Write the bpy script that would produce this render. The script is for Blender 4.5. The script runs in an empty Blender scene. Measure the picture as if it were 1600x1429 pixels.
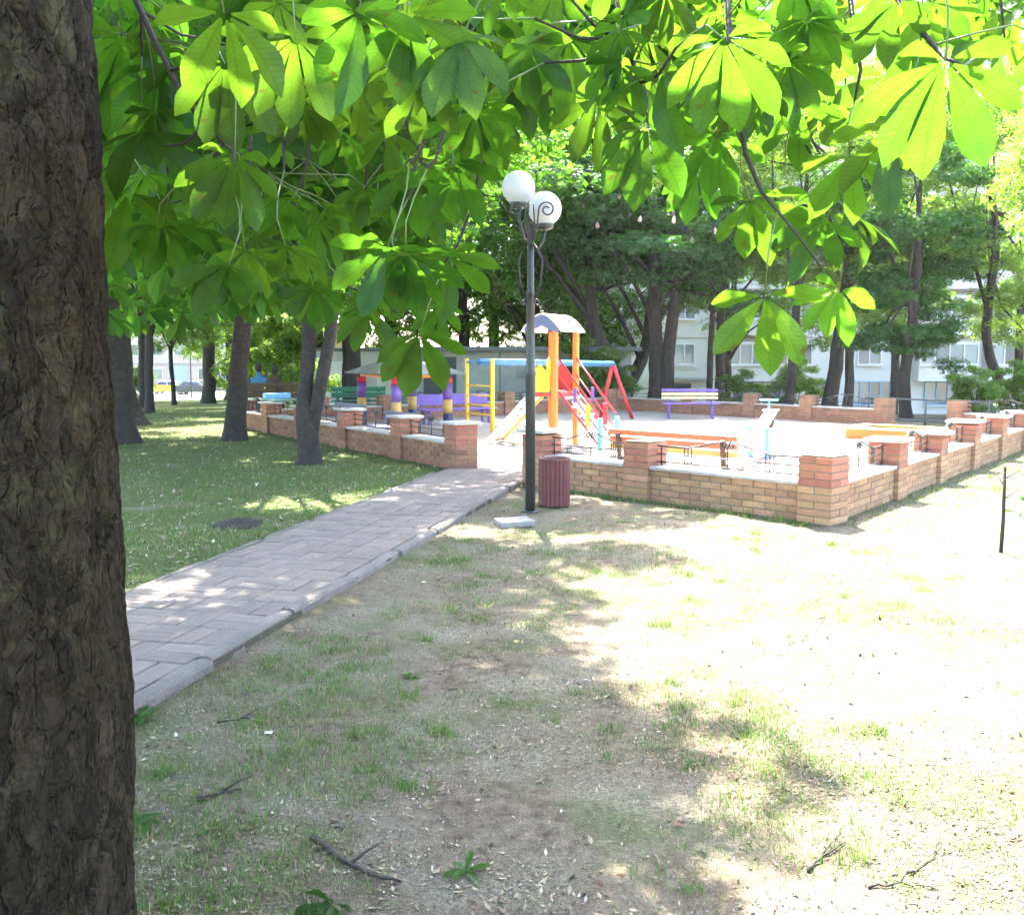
import bpy, bmesh, math, random
import numpy as np
from mathutils import Vector, Matrix, noise
R = math.radians
random.seed(7)
rng = np.random.default_rng(7)
scene = bpy.context.scene
COL = scene.collection

# ------------------------------------------------------------------ camera
EYE = 1.6
PITCH = R(5.88)
cam_d = bpy.data.cameras.new('camera'); cam = bpy.data.objects.new('camera', cam_d); COL.objects.link(cam)
cam.location = (0, 0, EYE); cam.rotation_euler = (R(90) - PITCH, 0, 0)
cam_d.sensor_width = 36; cam_d.lens = 33.75; cam_d.clip_end = 2000; cam_d.clip_start = 0.05
scene.camera = cam
# ------------------------------------------------------------------ sky, sun, exposure
SUN_AZ, SUN_EL = -4.0, 56.0
world = bpy.data.worlds.new('World'); scene.world = world; world.use_nodes = True
wn = world.node_tree.nodes; wl = world.node_tree.links
sky = wn.new('ShaderNodeTexSky'); sky.sky_type = 'NISHITA'; sky.sun_disc = False
sky.sun_elevation = R(SUN_EL); sky.sun_rotation = R(SUN_AZ); sky.air_density = 1.0; sky.dust_density = 2.5; sky.ozone_density = 1.0
wn['Background'].inputs[1].default_value = 0.15
wl.new(sky.outputs[0], wn['Background'].inputs[0])
sun_d = bpy.data.lights.new('sun', 'SUN'); sun = bpy.data.objects.new('sun', sun_d); COL.objects.link(sun)
sun_d.energy = 5.0; sun_d.angle = R(0.55); sun_d.color = (1.0, 0.955, 0.87)
sv = Vector((math.sin(R(SUN_AZ)) * math.cos(R(SUN_EL)), math.cos(R(SUN_AZ)) * math.cos(R(SUN_EL)), math.sin(R(SUN_EL))))
sun.rotation_euler = sv.to_track_quat('Z', 'Y').to_euler(); sun.location = sv * 60
vs = scene.view_settings
vs.view_transform = 'Standard'; vs.look = 'None'; vs.gamma = 1.0; vs.use_curve_mapping = False
vs.exposure = 3.45
scene.cycles.max_bounces = 6; scene.cycles.diffuse_bounces = 3; scene.cycles.transmission_bounces = 4; scene.cycles.transparent_max_bounces = 6
scene.cycles.use_adaptive_sampling = True; scene.cycles.adaptive_threshold = 0.04; scene.cycles.glossy_bounces = 3; scene.cycles.caustics_reflective = False; scene.cycles.caustics_refractive = False

def at(px, py, d):
    """world point seen at photo pixel (1600 x 1429) at forward distance d metres"""
    x = (px - 800) / 1500; y = -(py - 714.5) / 1500
    f = math.cos(PITCH) + y * math.sin(PITCH); u = -math.sin(PITCH) + y * math.cos(PITCH)
    t = d / f
    return Vector((x * t, d, EYE + u * t))

# ------------------------------------------------------------------ helpers
def tag(o, label=None, cat=None, group=None, kind=None):
    if label: o['label'] = label
    if cat: o['category'] = cat
    if group: o['group'] = group
    if kind: o['kind'] = kind
    return o

def empty(name, loc=(0, 0, 0), rz=0.0, label=None, cat=None, group=None):
    o = bpy.data.objects.new(name, None); COL.objects.link(o)
    o.location = loc; o.rotation_euler = (0, 0, rz); o.empty_display_size = 0.1
    return tag(o, label, cat, group)

def link(name, me, mats=None, parent=None, loc=None, rot=None, scale=None):
    o = bpy.data.objects.new(name, me); COL.objects.link(o)
    if mats is not None and not me.materials:
        for m in (mats if isinstance(mats, (list, tuple)) else [mats]): me.materials.append(m)
    if parent is not None: o.parent = parent
    if loc is not None: o.location = loc
    if rot is not None: o.rotation_euler = rot
    if scale is not None: o.scale = scale if hasattr(scale, '__len__') else (scale,) * 3
    return o

def np_mesh(name, V, F, mi=None, smooth=False, uv=None):
    V = np.asarray(V, dtype=np.float32); F = np.asarray(F, dtype=np.int32)
    me = bpy.data.meshes.new(name)
    n, k = F.shape
    me.vertices.add(len(V)); me.vertices.foreach_set('co', V.ravel())
    me.loops.add(n * k); me.loops.foreach_set('vertex_index', F.ravel())
    me.polygons.add(n); me.polygons.foreach_set('loop_start', np.arange(0, n * k, k, dtype=np.int32))
    if mi is not None: me.polygons.foreach_set('material_index', np.asarray(mi, dtype=np.int32))
    if smooth: me.polygons.foreach_set('use_smooth', np.ones(n, dtype=bool))
    if uv is not None:
        l = me.uv_layers.new(name='uv'); l.data.foreach_set('uv', np.asarray(uv, dtype=np.float32)[F.ravel()].ravel())
    me.update(); me.validate()
    return me

class MB:
    """mesh collector"""
    def __init__(s): s.v = []; s.f = []; s.m = []; s.sm = []
    def add(s, vs, fs, mi=0, smooth=False):
        b = len(s.v); s.v += [tuple(p) for p in vs]
        for f in fs: s.f.append(tuple(b + i for i in f)); s.m.append(mi); s.sm.append(smooth)
        return s
    def box(s, c, size, rz=0, mi=0, M=None):
        hx, hy, hz = size[0] / 2, size[1] / 2, size[2] / 2
        vs = [Vector((x, y, z)) for x in (-hx, hx) for y in (-hy, hy) for z in (-hz, hz)]
        if M is None: M = Matrix.Rotation(rz, 3, 'Z')
        c = Vector(c); vs = [M @ v + c for v in vs]
        return s.add(vs, [(0, 1, 3, 2), (4, 6, 7, 5), (0, 4, 5, 1), (2, 3, 7, 6), (0, 2, 6, 4), (1, 5, 7, 3)], mi)
    def cbox(s, c, size, b=0.006, mi=0, M=None):
        """box with chamfered edges"""
        hx, hy, hz = size[0] / 2, size[1] / 2, size[2] / 2
        bm = bmesh.new(); bmesh.ops.create_cube(bm, size=1.0)
        bmesh.ops.scale(bm, vec=(hx * 2, hy * 2, hz * 2), verts=bm.verts)
        bmesh.ops.bevel(bm, geom=bm.edges[:], offset=b, segments=1, affect='EDGES')
        bm.verts.ensure_lookup_table()
        c = Vector(c); M = M or Matrix.Identity(3)
        s.add([M @ v.co + c for v in bm.verts], [[v.index for v in f.verts] for f in bm.faces], mi); bm.free()
        return s
    def bar(s, p0, p1, w, h=None, mi=0, up=(0, 0, 1)):
        p0 = Vector(p0); p1 = Vector(p1); d = p1 - p0; L = d.length; d.normalize()
        h = h or w; u = Vector(up)
        if abs(d.dot(u)) > 0.99: u = Vector((0, 1, 0))
        sd = d.cross(u).normalized(); u = sd.cross(d).normalized()
        M = Matrix((d, sd, u)).transposed()
        return s.box((p0 + p1) / 2, (L, w, h), M=M, mi=mi)
    def tube(s, pts, rad, n=8, mi=0, cap=True, smooth=True):
        pts = [Vector(p) for p in pts]; m = len(pts)
        if not hasattr(rad, '__len__'): rad = [rad] * m
        ref = None; rings = []
        for i, p in enumerate(pts):
            t = (pts[min(i + 1, m - 1)] - pts[max(i - 1, 0)])
            if t.length < 1e-9: t = Vector((0, 0, 1))
            t.normalize()
            if ref is None:
                ref = t.orthogonal().normalized()
            ref = (ref - t * ref.dot(t))
            if ref.length < 1e-6: ref = t.orthogonal()
            ref.normalize(); bn = t.cross(ref)
            rings.append([p + (ref * math.cos(2 * math.pi * k / n) + bn * math.sin(2 * math.pi * k / n)) * rad[i] for k in range(n)])
        vs = [v for r in rings for v in r]
        fs = [(i * n + k, i * n + (k + 1) % n, (i + 1) * n + (k + 1) % n, (i + 1) * n + k) for i in range(m - 1) for k in range(n)]
        if cap: fs += [tuple(range(n - 1, -1, -1)), tuple((m - 1) * n + k for k in range(n))]
        return s.add(vs, fs, mi, smooth)
    def lathe(s, prof, c=(0, 0, 0), n=20, mi=0, smooth=True, close=False):
        c = Vector(c); vs = []
        for (r, z) in prof:
            for k in range(n):
                a = 2 * math.pi * k / n; vs.append(c + Vector((r * math.cos(a), r * math.sin(a), z)))
        m = len(prof)
        fs = [(i * n + k, i * n + (k + 1) % n, (i + 1) * n + (k + 1) % n, (i + 1) * n + k) for i in range(m - 1) for k in range(n)]
        if prof[0][0] > 1e-6 and close: fs.append(tuple(range(n - 1, -1, -1)))
        if prof[-1][0] > 1e-6 and close: fs.append(tuple((m - 1) * n + k for k in range(n)))
        return s.add(vs, fs, mi, smooth)
    def prism(s, outline, ax0, ax1, off, thick, mi=0):
        """outline of (a,b) in plane spanned by ax0, ax1 through off, extruded by thick vector"""
        ax0 = Vector(ax0); ax1 = Vector(ax1); off = Vector(off); th = Vector(thick); n = len(outline)
        a = [off + ax0 * p + ax1 * q for p, q in outline]
        return s.add(a + [v + th for v in a], [tuple(range(n)), tuple(range(2 * n - 1, n - 1, -1))] + [(i, n + i, n + (i + 1) % n, (i + 1) % n) for i in range(n)], mi)
    def mesh(s, name):
        me = bpy.data.meshes.new(name); me.from_pydata(s.v, [], s.f)
        me.polygons.foreach_set('material_index', s.m); me.polygons.foreach_set('use_smooth', s.sm)
        me.update()
        bm = bmesh.new(); bm.from_mesh(me); bmesh.ops.recalc_face_normals(bm, faces=bm.faces); bm.to_mesh(me); bm.free()
        return me
    def build(s, name, mats, parent=None, loc=None, rot=None):
        return link(name, s.mesh(name), mats, parent, loc, rot)

def arc(c, r0, r1, a0, a1, ax0, ax1, n=14):
    c = Vector(c); ax0 = Vector(ax0); ax1 = Vector(ax1)
    return [c + ax0 * (math.cos(R(a0 + (a1 - a0) * i / n)) * (r0 + (r1 - r0) * i / n)) + ax1 * (math.sin(R(a0 + (a1 - a0) * i / n)) * (r0 + (r1 - r0) * i / n)) for i in range(n + 1)]

# ------------------------------------------------------------------ materials
def newmat(name):
    m = bpy.data.materials.new(name); m.use_nodes = True
    nt = m.node_tree; nt.nodes.clear()
    out = nt.nodes.new('ShaderNodeOutputMaterial')
    return m, nt, out
def nd(nt, t, **kw):
    n = nt.nodes.new(t)
    for k, v in kw.items(): setattr(n, k, v)
    return n
def col(c): return (c[0], c[1], c[2], 1.0)

def mat(name, c, rough=0.6, c2=None, scale=6.0, bump=0.0, bscale=None, metal=0.0, spec=0.5, rand=0.0, isl=0.0, wear=None, detail=6):
    """procedural paint/stone/wood: two colours mixed by noise, bump, per-object or per-island brightness, worn patches"""
    m, nt, out = newmat(name); L = nt.links.new
    bs = nd(nt, 'ShaderNodeBsdfPrincipled'); L(bs.outputs[0], out.inputs[0])
    bs.inputs['Roughness'].default_value = rough; bs.inputs['Metallic'].default_value = metal
    bs.inputs['Specular IOR Level'].default_value = spec
    tc = nd(nt, 'ShaderNodeTexCoord')
    no = nd(nt, 'ShaderNodeTexNoise'); no.inputs['Scale'].default_value = scale; no.inputs['Detail'].default_value = detail; no.inputs['Roughness'].default_value = 0.62
    L(tc.outputs['Object'], no.inputs['Vector'])
    c2 = c2 or tuple(x * 0.72 for x in c)
    rp = nd(nt, 'ShaderNodeValToRGB'); rp.color_ramp.elements[0].position = 0.33; rp.color_ramp.elements[1].position = 0.66
    rp.color_ramp.elements[0].color = col(c2); rp.color_ramp.elements[1].color = col(c)
    L(no.outputs[0], rp.inputs[0]); cur = rp.outputs[0]
    if wear:
        n2 = nd(nt, 'ShaderNodeTexNoise'); n2.inputs['Scale'].default_value = wear[1]; n2.inputs['Detail'].default_value = 8; n2.inputs['Roughness'].default_value = 0.7
        L(tc.outputs['Object'], n2.inputs['Vector'])
        r2 = nd(nt, 'ShaderNodeValToRGB'); r2.color_ramp.elements[0].position = wear[2]; r2.color_ramp.elements[1].position = wear[2] + 0.05
        L(n2.outputs[0], r2.inputs[0])
        mx = nd(nt, 'ShaderNodeMix', data_type='RGBA'); L(r2.outputs[0], mx.inputs[0]); L(cur, mx.inputs[6]); mx.inputs[7].default_value = col(wear[0]); cur = mx.outputs[2]
    if rand or isl:
        hs = nd(nt, 'ShaderNodeHueSaturation'); mr = nd(nt, 'ShaderNodeMapRange')
        if isl:
            g = nd(nt, 'ShaderNodeNewGeometry'); src = g.outputs['Random Per Island']; a = isl
        else:
            g = nd(nt, 'ShaderNodeObjectInfo'); src = g.outputs['Random']; a = rand
        L(src, mr.inputs[0]); mr.inputs[3].default_value = 1 - a; mr.inputs[4].default_value = 1 + a
        L(mr.outputs[0], hs.inputs['Value']); L(cur, hs.inputs['Color']); cur = hs.outputs[0]
        mh = nd(nt, 'ShaderNodeMath', operation='MULTIPLY'); L(src, mh.inputs[0]); mh.inputs[1].default_value = 7.31
        fr = nd(nt, 'ShaderNodeMath', operation='FRACT'); L(mh.outputs[0], fr.inputs[0])
        m2 = nd(nt, 'ShaderNodeMapRange'); L(fr.outputs[0], m2.inputs[0]); m2.inputs[3].default_value = 0.5 - a * 0.05; m2.inputs[4].default_value = 0.5 + a * 0.05
        L(m2.outputs[0], hs.inputs['Hue'])
    L(cur, bs.inputs['Base Color'])
    if bump:
        n3 = nd(nt, 'ShaderNodeTexNoise'); n3.inputs['Scale'].default_value = bscale or scale * 6; n3.inputs['Detail'].default_value = 6
        L(tc.outputs['Object'], n3.inputs['Vector'])
        bp = nd(nt, 'ShaderNodeBump'); bp.inputs['Strength'].default_value = bump; bp.inputs['Distance'].default_value = 0.02
        L(n3.outputs[0], bp.inputs['Height']); L(bp.outputs[0], bs.inputs['Normal'])
    return m

def leafmat(name, refl, trans, tw=0.5, vary=0.35, gloss=0.06, veins=False):
    m, nt, out = newmat(name); L = nt.links.new
    g = nd(nt, 'ShaderNodeNewGeometry'); RS = nd(nt, 'ShaderNodeObjectInfo').outputs['Random'] if veins else g.outputs['Random Per Island']
    def varied(c):
        hs = nd(nt, 'ShaderNodeHueSaturation'); hs.inputs['Color'].default_value = col(c)
        mr = nd(nt, 'ShaderNodeMapRange'); L(RS, mr.inputs[0]); mr.inputs[3].default_value = 1 - vary; mr.inputs[4].default_value = 1 + vary
        L(mr.outputs[0], hs.inputs['Value'])
        m2 = nd(nt, 'ShaderNodeMath', operation='MULTIPLY'); L(RS, m2.inputs[0]); m2.inputs[1].default_value = 9.7
        m3 = nd(nt, 'ShaderNodeMath', operation='FRACT'); L(m2.outputs[0], m3.inputs[0])
        m4 = nd(nt, 'ShaderNodeMapRange'); L(m3.outputs[0], m4.inputs[0]); m4.inputs[3].default_value = 0.485; m4.inputs[4].default_value = 0.515
        L(m4.outputs[0], hs.inputs['Hue'])
        return hs.outputs[0]
    a = varied(refl); b = varied(trans)
    df = nd(nt, 'ShaderNodeBsdfDiffuse'); tr = nd(nt, 'ShaderNodeBsdfTranslucent')
    gl = nd(nt, 'ShaderNodeBsdfGlossy'); gl.inputs['Roughness'].default_value = 0.42; gl.inputs['Color'].default_value = (0.8, 0.85, 0.9, 1)
    if veins:
        uv = nd(nt, 'ShaderNodeUVMap'); sp = nd(nt, 'ShaderNodeSeparateXYZ'); L(uv.outputs[0], sp.inputs[0])
        ab = nd(nt, 'ShaderNodeMath', operation='ABSOLUTE'); L(sp.outputs[0], ab.inputs[0])
        mu = nd(nt, 'ShaderNodeMath', operation='MULTIPLY_ADD'); L(ab.outputs[0], mu.inputs[0]); mu.inputs[1].default_value = -0.16; L(sp.outputs[1], mu.inputs[2])
        sc = nd(nt, 'ShaderNodeMath', operation='MULTIPLY'); L(mu.outputs[0], sc.inputs[0]); sc.inputs[1].default_value = 92.0
        sn = nd(nt, 'ShaderNodeMath', operation='SINE'); L(sc.outputs[0], sn.inputs[0])
        pw = nd(nt, 'ShaderNodeMapRange'); L(sn.outputs[0], pw.inputs[0]); pw.inputs[1].default_value = 0.55; pw.inputs[2].default_value = 1.0
        mid = nd(nt, 'ShaderNodeMapRange'); L(ab.outputs[0], mid.inputs[0]); mid.inputs[1].default_value = 0.10; mid.inputs[2].default_value = 0.04
        mxv = nd(nt, 'ShaderNodeMath', operation='MAXIMUM'); L(pw.outputs[0], mxv.inputs[0]); L(mid.outputs[0], mxv.inputs[1])
        def dark(c, f):
            mx = nd(nt, 'ShaderNodeMix', data_type='RGBA', blend_type='MULTIPLY'); mz = nd(nt, 'ShaderNodeMath', operation='MULTIPLY'); L(mxv.outputs[0], mz.inputs[0]); mz.inputs[1].default_value = f
            L(mz.outputs[0], mx.inputs[0]); L(c, mx.inputs[6]); mx.inputs[7].default_value = (0.45, 0.5, 0.35, 1); return mx.outputs[2]
        a = dark(a, 0.16); b = dark(b, 0.40)
        tc = nd(nt, 'ShaderNodeTexCoord'); sn2 = nd(nt, 'ShaderNodeTexNoise'); sn2.inputs['Scale'].default_value = 38; sn2.inputs['Detail'].default_value = 5; L(tc.outputs['Object'], sn2.inputs['Vector'])
        sr = nd(nt, 'ShaderNodeMapRange'); L(sn2.outputs[0], sr.inputs[0]); sr.inputs[1].default_value = .66; sr.inputs[2].default_value = .72; sr.inputs[4].default_value = .7
        sl2 = nd(nt, 'ShaderNodeTexNoise'); sl2.inputs['Scale'].default_value = 14; L(tc.outputs['Object'], sl2.inputs['Vector'])
        ml = nd(nt, 'ShaderNodeMapRange'); L(sl2.outputs[0], ml.inputs[0]); ml.inputs[1].default_value = .3; ml.inputs[2].default_value = .7; ml.inputs[3].default_value = .78; ml.inputs[4].default_value = 1.2
        def spot(c):
            mv = nd(nt, 'ShaderNodeHueSaturation'); L(ml.outputs[0], mv.inputs['Value']); L(c, mv.inputs['Color'])
            mx = nd(nt, 'ShaderNodeMix', data_type='RGBA'); L(sr.outputs[0], mx.inputs[0]); L(mv.outputs[0], mx.inputs[6]); mx.inputs[7].default_value = (.10, .055, .012, 1); return mx.outputs[2]
        a = spot(a); b = spot(b)
        bp = nd(nt, 'ShaderNodeBump'); bp.inputs['Strength'].default_value = 0.15; bp.inputs['Distance'].default_value = 0.002; bp.invert = True
        L(mxv.outputs[0], bp.inputs['Height']); L(bp.outputs[0], df.inputs['Normal']); L(bp.outputs[0], gl.inputs['Normal'])
    L(a, df.inputs[0]); L(b, tr.inputs[0])
    mx = nd(nt, 'ShaderNodeMixShader'); mx.inputs[0].default_value = tw; L(df.outputs[0], mx.inputs[1]); L(tr.outputs[0], mx.inputs[2])
    m3 = nd(nt, 'ShaderNodeMixShader'); m3.inputs[0].default_value = gloss; L(mx.outputs[0], m3.inputs[1]); L(gl.outputs[0], m3.inputs[2])
    L(m3.outputs[0], out.inputs[0])
    return m

M_leaf = leafmat('chestnut_leaf', (0.023, 0.074, 0.008), (0.094, 0.225, 0.011), 0.52, 0.25, 0.012, veins=True)
M_leaf2 = leafmat('chestnut_foliage', (0.032, 0.090, 0.012), (0.12, 0.29, 0.019), 0.48, 0.35, 0.02)
M_leafh = leafmat('shaded_chestnut_foliage', (0.022, 0.066, 0.008), (0.066, 0.185, 0.011), 0.48, 0.35, 0.02)  # darker copy of the chestnut foliage, canopy shade put into its colour
M_leaf3 = leafmat('maple_foliage', (0.07, 0.14, 0.022), (0.27, 0.45, 0.04), 0.5, 0.4, 0.02)
M_leaf4 = leafmat('deep_foliage', (0.032, 0.094, 0.019), (0.10, 0.27, 0.027), 0.42, 0.4, 0.025)
M_bark = mat('bark_dark', (0.046, 0.037, 0.028), 0.9, (0.020, 0.016, 0.013), 9, 1.0, 22)
M_twig = mat('twig_bark', (0.040, 0.029, 0.020), 0.85, (0.020, 0.015, 0.011), 20, 0.4, 60)
M_stalk = leafmat('leaf_stalk', (0.12, 0.17, 0.04), (0.2, 0.3, 0.05), 0.3, 0.2)
M_blossom = mat('chestnut_blossom', (0.62, 0.52, 0.45), 0.8, (0.5, 0.32, 0.28), 30, 0.6, 80)
M_brickY = mat('yellow_brick', (0.43, 0.25, 0.13), 0.9, (0.30, 0.175, 0.095), 11, 0.7, 70, rand=0.22)
M_brickR = mat('red_painted_brick', (0.40, 0.155, 0.09), 0.85, (0.31, 0.13, 0.08), 9, 0.6, 60, rand=0.16, wear=((0.42, 0.27, 0.17), 7, 0.66))
M_brickB = mat('brown_brick', (0.30, 0.145, 0.075), 0.9, (0.19, 0.095, 0.055), 10, 0.7, 60, rand=0.22)
M_brickF = mat('far_brick', (0.38, 0.19, 0.11), 0.9, (0.27, 0.13, 0.08), 6, 0.5, 40, isl=0.2)
M_mortar = mat('mortar', (0.24, 0.185, 0.13), 0.95, (0.16, 0.125, 0.09), 18, 0.8, 90)
M_coping = mat('concrete_coping', (0.46, 0.43, 0.38), 0.9, (0.33, 0.30, 0.27), 5, 0.5, 60)
M_iron = mat('black_iron', (0.022, 0.022, 0.024), 0.5, (0.05, 0.035, 0.028), 30, 0.2, 90)
M_pole = mat('pole_dark_green', (0.028, 0.034, 0.033), 0.42, (0.05, 0.052, 0.046), 6, 0.25, 40, wear=((0.10, 0.075, 0.055), 14, 0.68))
M_paver = mat('grey_pink_paver', (0.222, 0.176, 0.144), 0.9, (0.168, 0.134, 0.110), 7, 0.5, 120, rand=0.13, wear=((0.17, 0.15, 0.135), 5, 0.63))
M_kerb = mat('kerb_concrete', (0.195, 0.166, 0.140), 0.92, (0.13, 0.112, 0.095), 6, 0.7, 70, rand=0.1)
M_joint = mat('joint_soil', (0.085, 0.07, 0.05), 1.0, (0.05, 0.055, 0.025), 12, 0.9, 70)
M_orange = mat('orange_paint', (0.80, 0.235, 0.035), 0.45, (0.72, 0.19, 0.035), 5, 0.1, 40, wear=((0.55, 0.33, 0.2), 11, 0.7))
M_benchr = mat('red_orange_bench_paint', (0.60, 0.14, 0.06), 0.55, (0.5, 0.115, 0.055), 7, 0.2, 40, wear=((0.5, 0.34, 0.25), 12, 0.68))
M_red = mat('red_paint', (0.62, 0.035, 0.045), 0.42, (0.5, 0.03, 0.04), 6, 0.1, 40, wear=((0.45, 0.2, 0.18), 13, 0.7))
M_yellow = mat('yellow_paint', (0.80, 0.52, 0.03), 0.45, (0.70, 0.44, 0.04), 6, 0.1, 40, wear=((0.5, 0.42, 0.25), 13, 0.69))
M_blue = mat('blue_paint', (0.06, 0.22, 0.50), 0.45, (0.05, 0.17, 0.40), 6, 0.1, 40)
M_lblue = mat('light_blue_paint', (0.16, 0.42, 0.72), 0.45, (0.13, 0.34, 0.6), 6, 0.1, 40, wear=((0.5, 0.52, 0.5), 13, 0.69))
M_navy = mat('navy_paint', (0.035, 0.05, 0.13), 0.5, (0.03, 0.04, 0.09), 7, 0.1, 40)
M_purple = mat('purple_paint', (0.16, 0.085, 0.36), 0.5, (0.125, 0.07, 0.28), 7, 0.1, 40, wear=((0.3, 0.26, 0.34), 12, 0.68))
M_white = mat('white_paint', (0.72, 0.70, 0.66), 0.5, (0.58, 0.56, 0.52), 5, 0.15, 40, wear=((0.35, 0.31, 0.27), 12, 0.69))
M_ochre = mat('ochre_paint', (0.52, 0.36, 0.10), 0.55, (0.44, 0.29, 0.09), 7, 0.2, 40)
M_cream = mat('cream_paint', (0.66, 0.52, 0.26), 0.55, (0.55, 0.42, 0.21), 7, 0.2, 40)
M_brownw = mat('brown_wood', (0.115, 0.06, 0.035), 0.7, (0.07, 0.04, 0.027), 10, 0.4, 50)
M_greenp = mat('green_paint', (0.03, 0.17, 0.09), 0.5, (0.025, 0.12, 0.07), 8, 0.1, 40)
M_roofg = mat('grey_sheet_roof', (0.13, 0.14, 0.138), 0.85, (0.085, 0.095, 0.093), 5, 0.3, 40)
M_binw = mat('maroon_slat', (0.165, 0.054, 0.044), 0.75, (0.11, 0.038, 0.032), 10, 0.4, 60, rand=0.12)
M_globe = leafmat('globe_plastic', (0.66, 0.66, 0.67), (0.55, 0.55, 0.56), 0.4, 0.0, 0.05)
M_black = mat('black_rubber', (0.02, 0.02, 0.02), 0.75, (0.035, 0.033, 0.03), 12, 0.3, 60)
M_stone = mat('rough_concrete', (0.34, 0.32, 0.29), 0.95, (0.22, 0.205, 0.185), 7, 0.8, 60)

# ================================================================== ground
def sstep(a, b, x): 
    t = np.clip((x - a) / (b - a), 0, 1); return t * t * (3 - 2 * t)
def hashg(ix, iy, seed):
    n = (ix * 374761393 + iy * 668265263 + seed * 974711) & 0x7fffffff
    n = ((n ^ (n >> 13)) * 1274126177) & 0x7fffffff
    return ((n ^ (n >> 16)) & 0xffff) / 65535.0
def vn(x, y, s, seed=0):
    x = np.asarray(x, dtype=np.float64) * s; y = np.asarray(y, dtype=np.float64) * s
    ix = np.floor(x).astype(np.int64); iy = np.floor(y).astype(np.int64); fx = x - ix; fy = y - iy
    fx = fx * fx * (3 - 2 * fx); fy = fy * fy * (3 - 2 * fy)
    a = hashg(ix, iy, seed); b = hashg(ix + 1, iy, seed); c = hashg(ix, iy + 1, seed); d = hashg(ix + 1, iy + 1, seed)
    return (a * (1 - fx) + b * fx) * (1 - fy) + (c * (1 - fx) + d * fx) * fy
def fbm(x, y, s, seed=0, o=4):
    t = 0; a = 0.5; w = 0
    for i in range(o): t = t + a * vn(x, y, s * 2 ** i, seed + i * 17); w += a; a *= 0.5
    return t / w
def terrain(x, y):
    x = np.asarray(x, dtype=np.float64); y = np.asarray(y, dtype=np.float64)
    r = np.sqrt(x * x + y * y)
    k = sstep(-4, 3, x)
    left = -np.clip((r - 31) * 0.03, 0, 2.3); right = -np.clip((r - 31) * 0.14, 0, 1.85)
    z = left * (1 - k) + right * k
    return np.where(y > 0, z, 0)
def gz(x, y): return float(terrain(x, y))
def relief(x, y):
    near = 1 - sstep(9, 16, np.sqrt(x * x + y * y))
    # flat where the path and the playground lie
    px = x + 2.40 - 0.228 * (y - 1.0)
    off = sstep(0.0, 0.25, px) + sstep(1.45, 1.7, -px)
    return ((fbm(x, y, 1.1, 3) - 0.5) * 0.05 + (fbm(x, y, 6.0, 9) - 0.5) * 0.03) * near * np.clip(off, 0, 1)

def axis_vals(lo, hi, step, far, grow=1.35):
    v = list(np.arange(lo, hi + 1e-6, step)); s = step
    while v[-1] < far: s *= grow; v.append(v[-1] + s)
    s = step
    while v[0] > -far: s *= grow; v.insert(0, v[0] - s)
    return np.array(v)
gx = axis_vals(-4, 6, 0.05, 700, 1.18); gy = axis_vals(1.5, 13, 0.05, 700, 1.18)
GX, GY = np.meshgrid(gx, gy); GZ = terrain(GX, GY) + relief(GX, GY)
nx, ny = len(gx), len(gy)
idx = np.arange(nx * ny).reshape(ny, nx)
F = np.stack([idx[:-1, :-1], idx[:-1, 1:], idx[1:, 1:], idx[1:, :-1]], -1).reshape(-1, 4)

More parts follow.
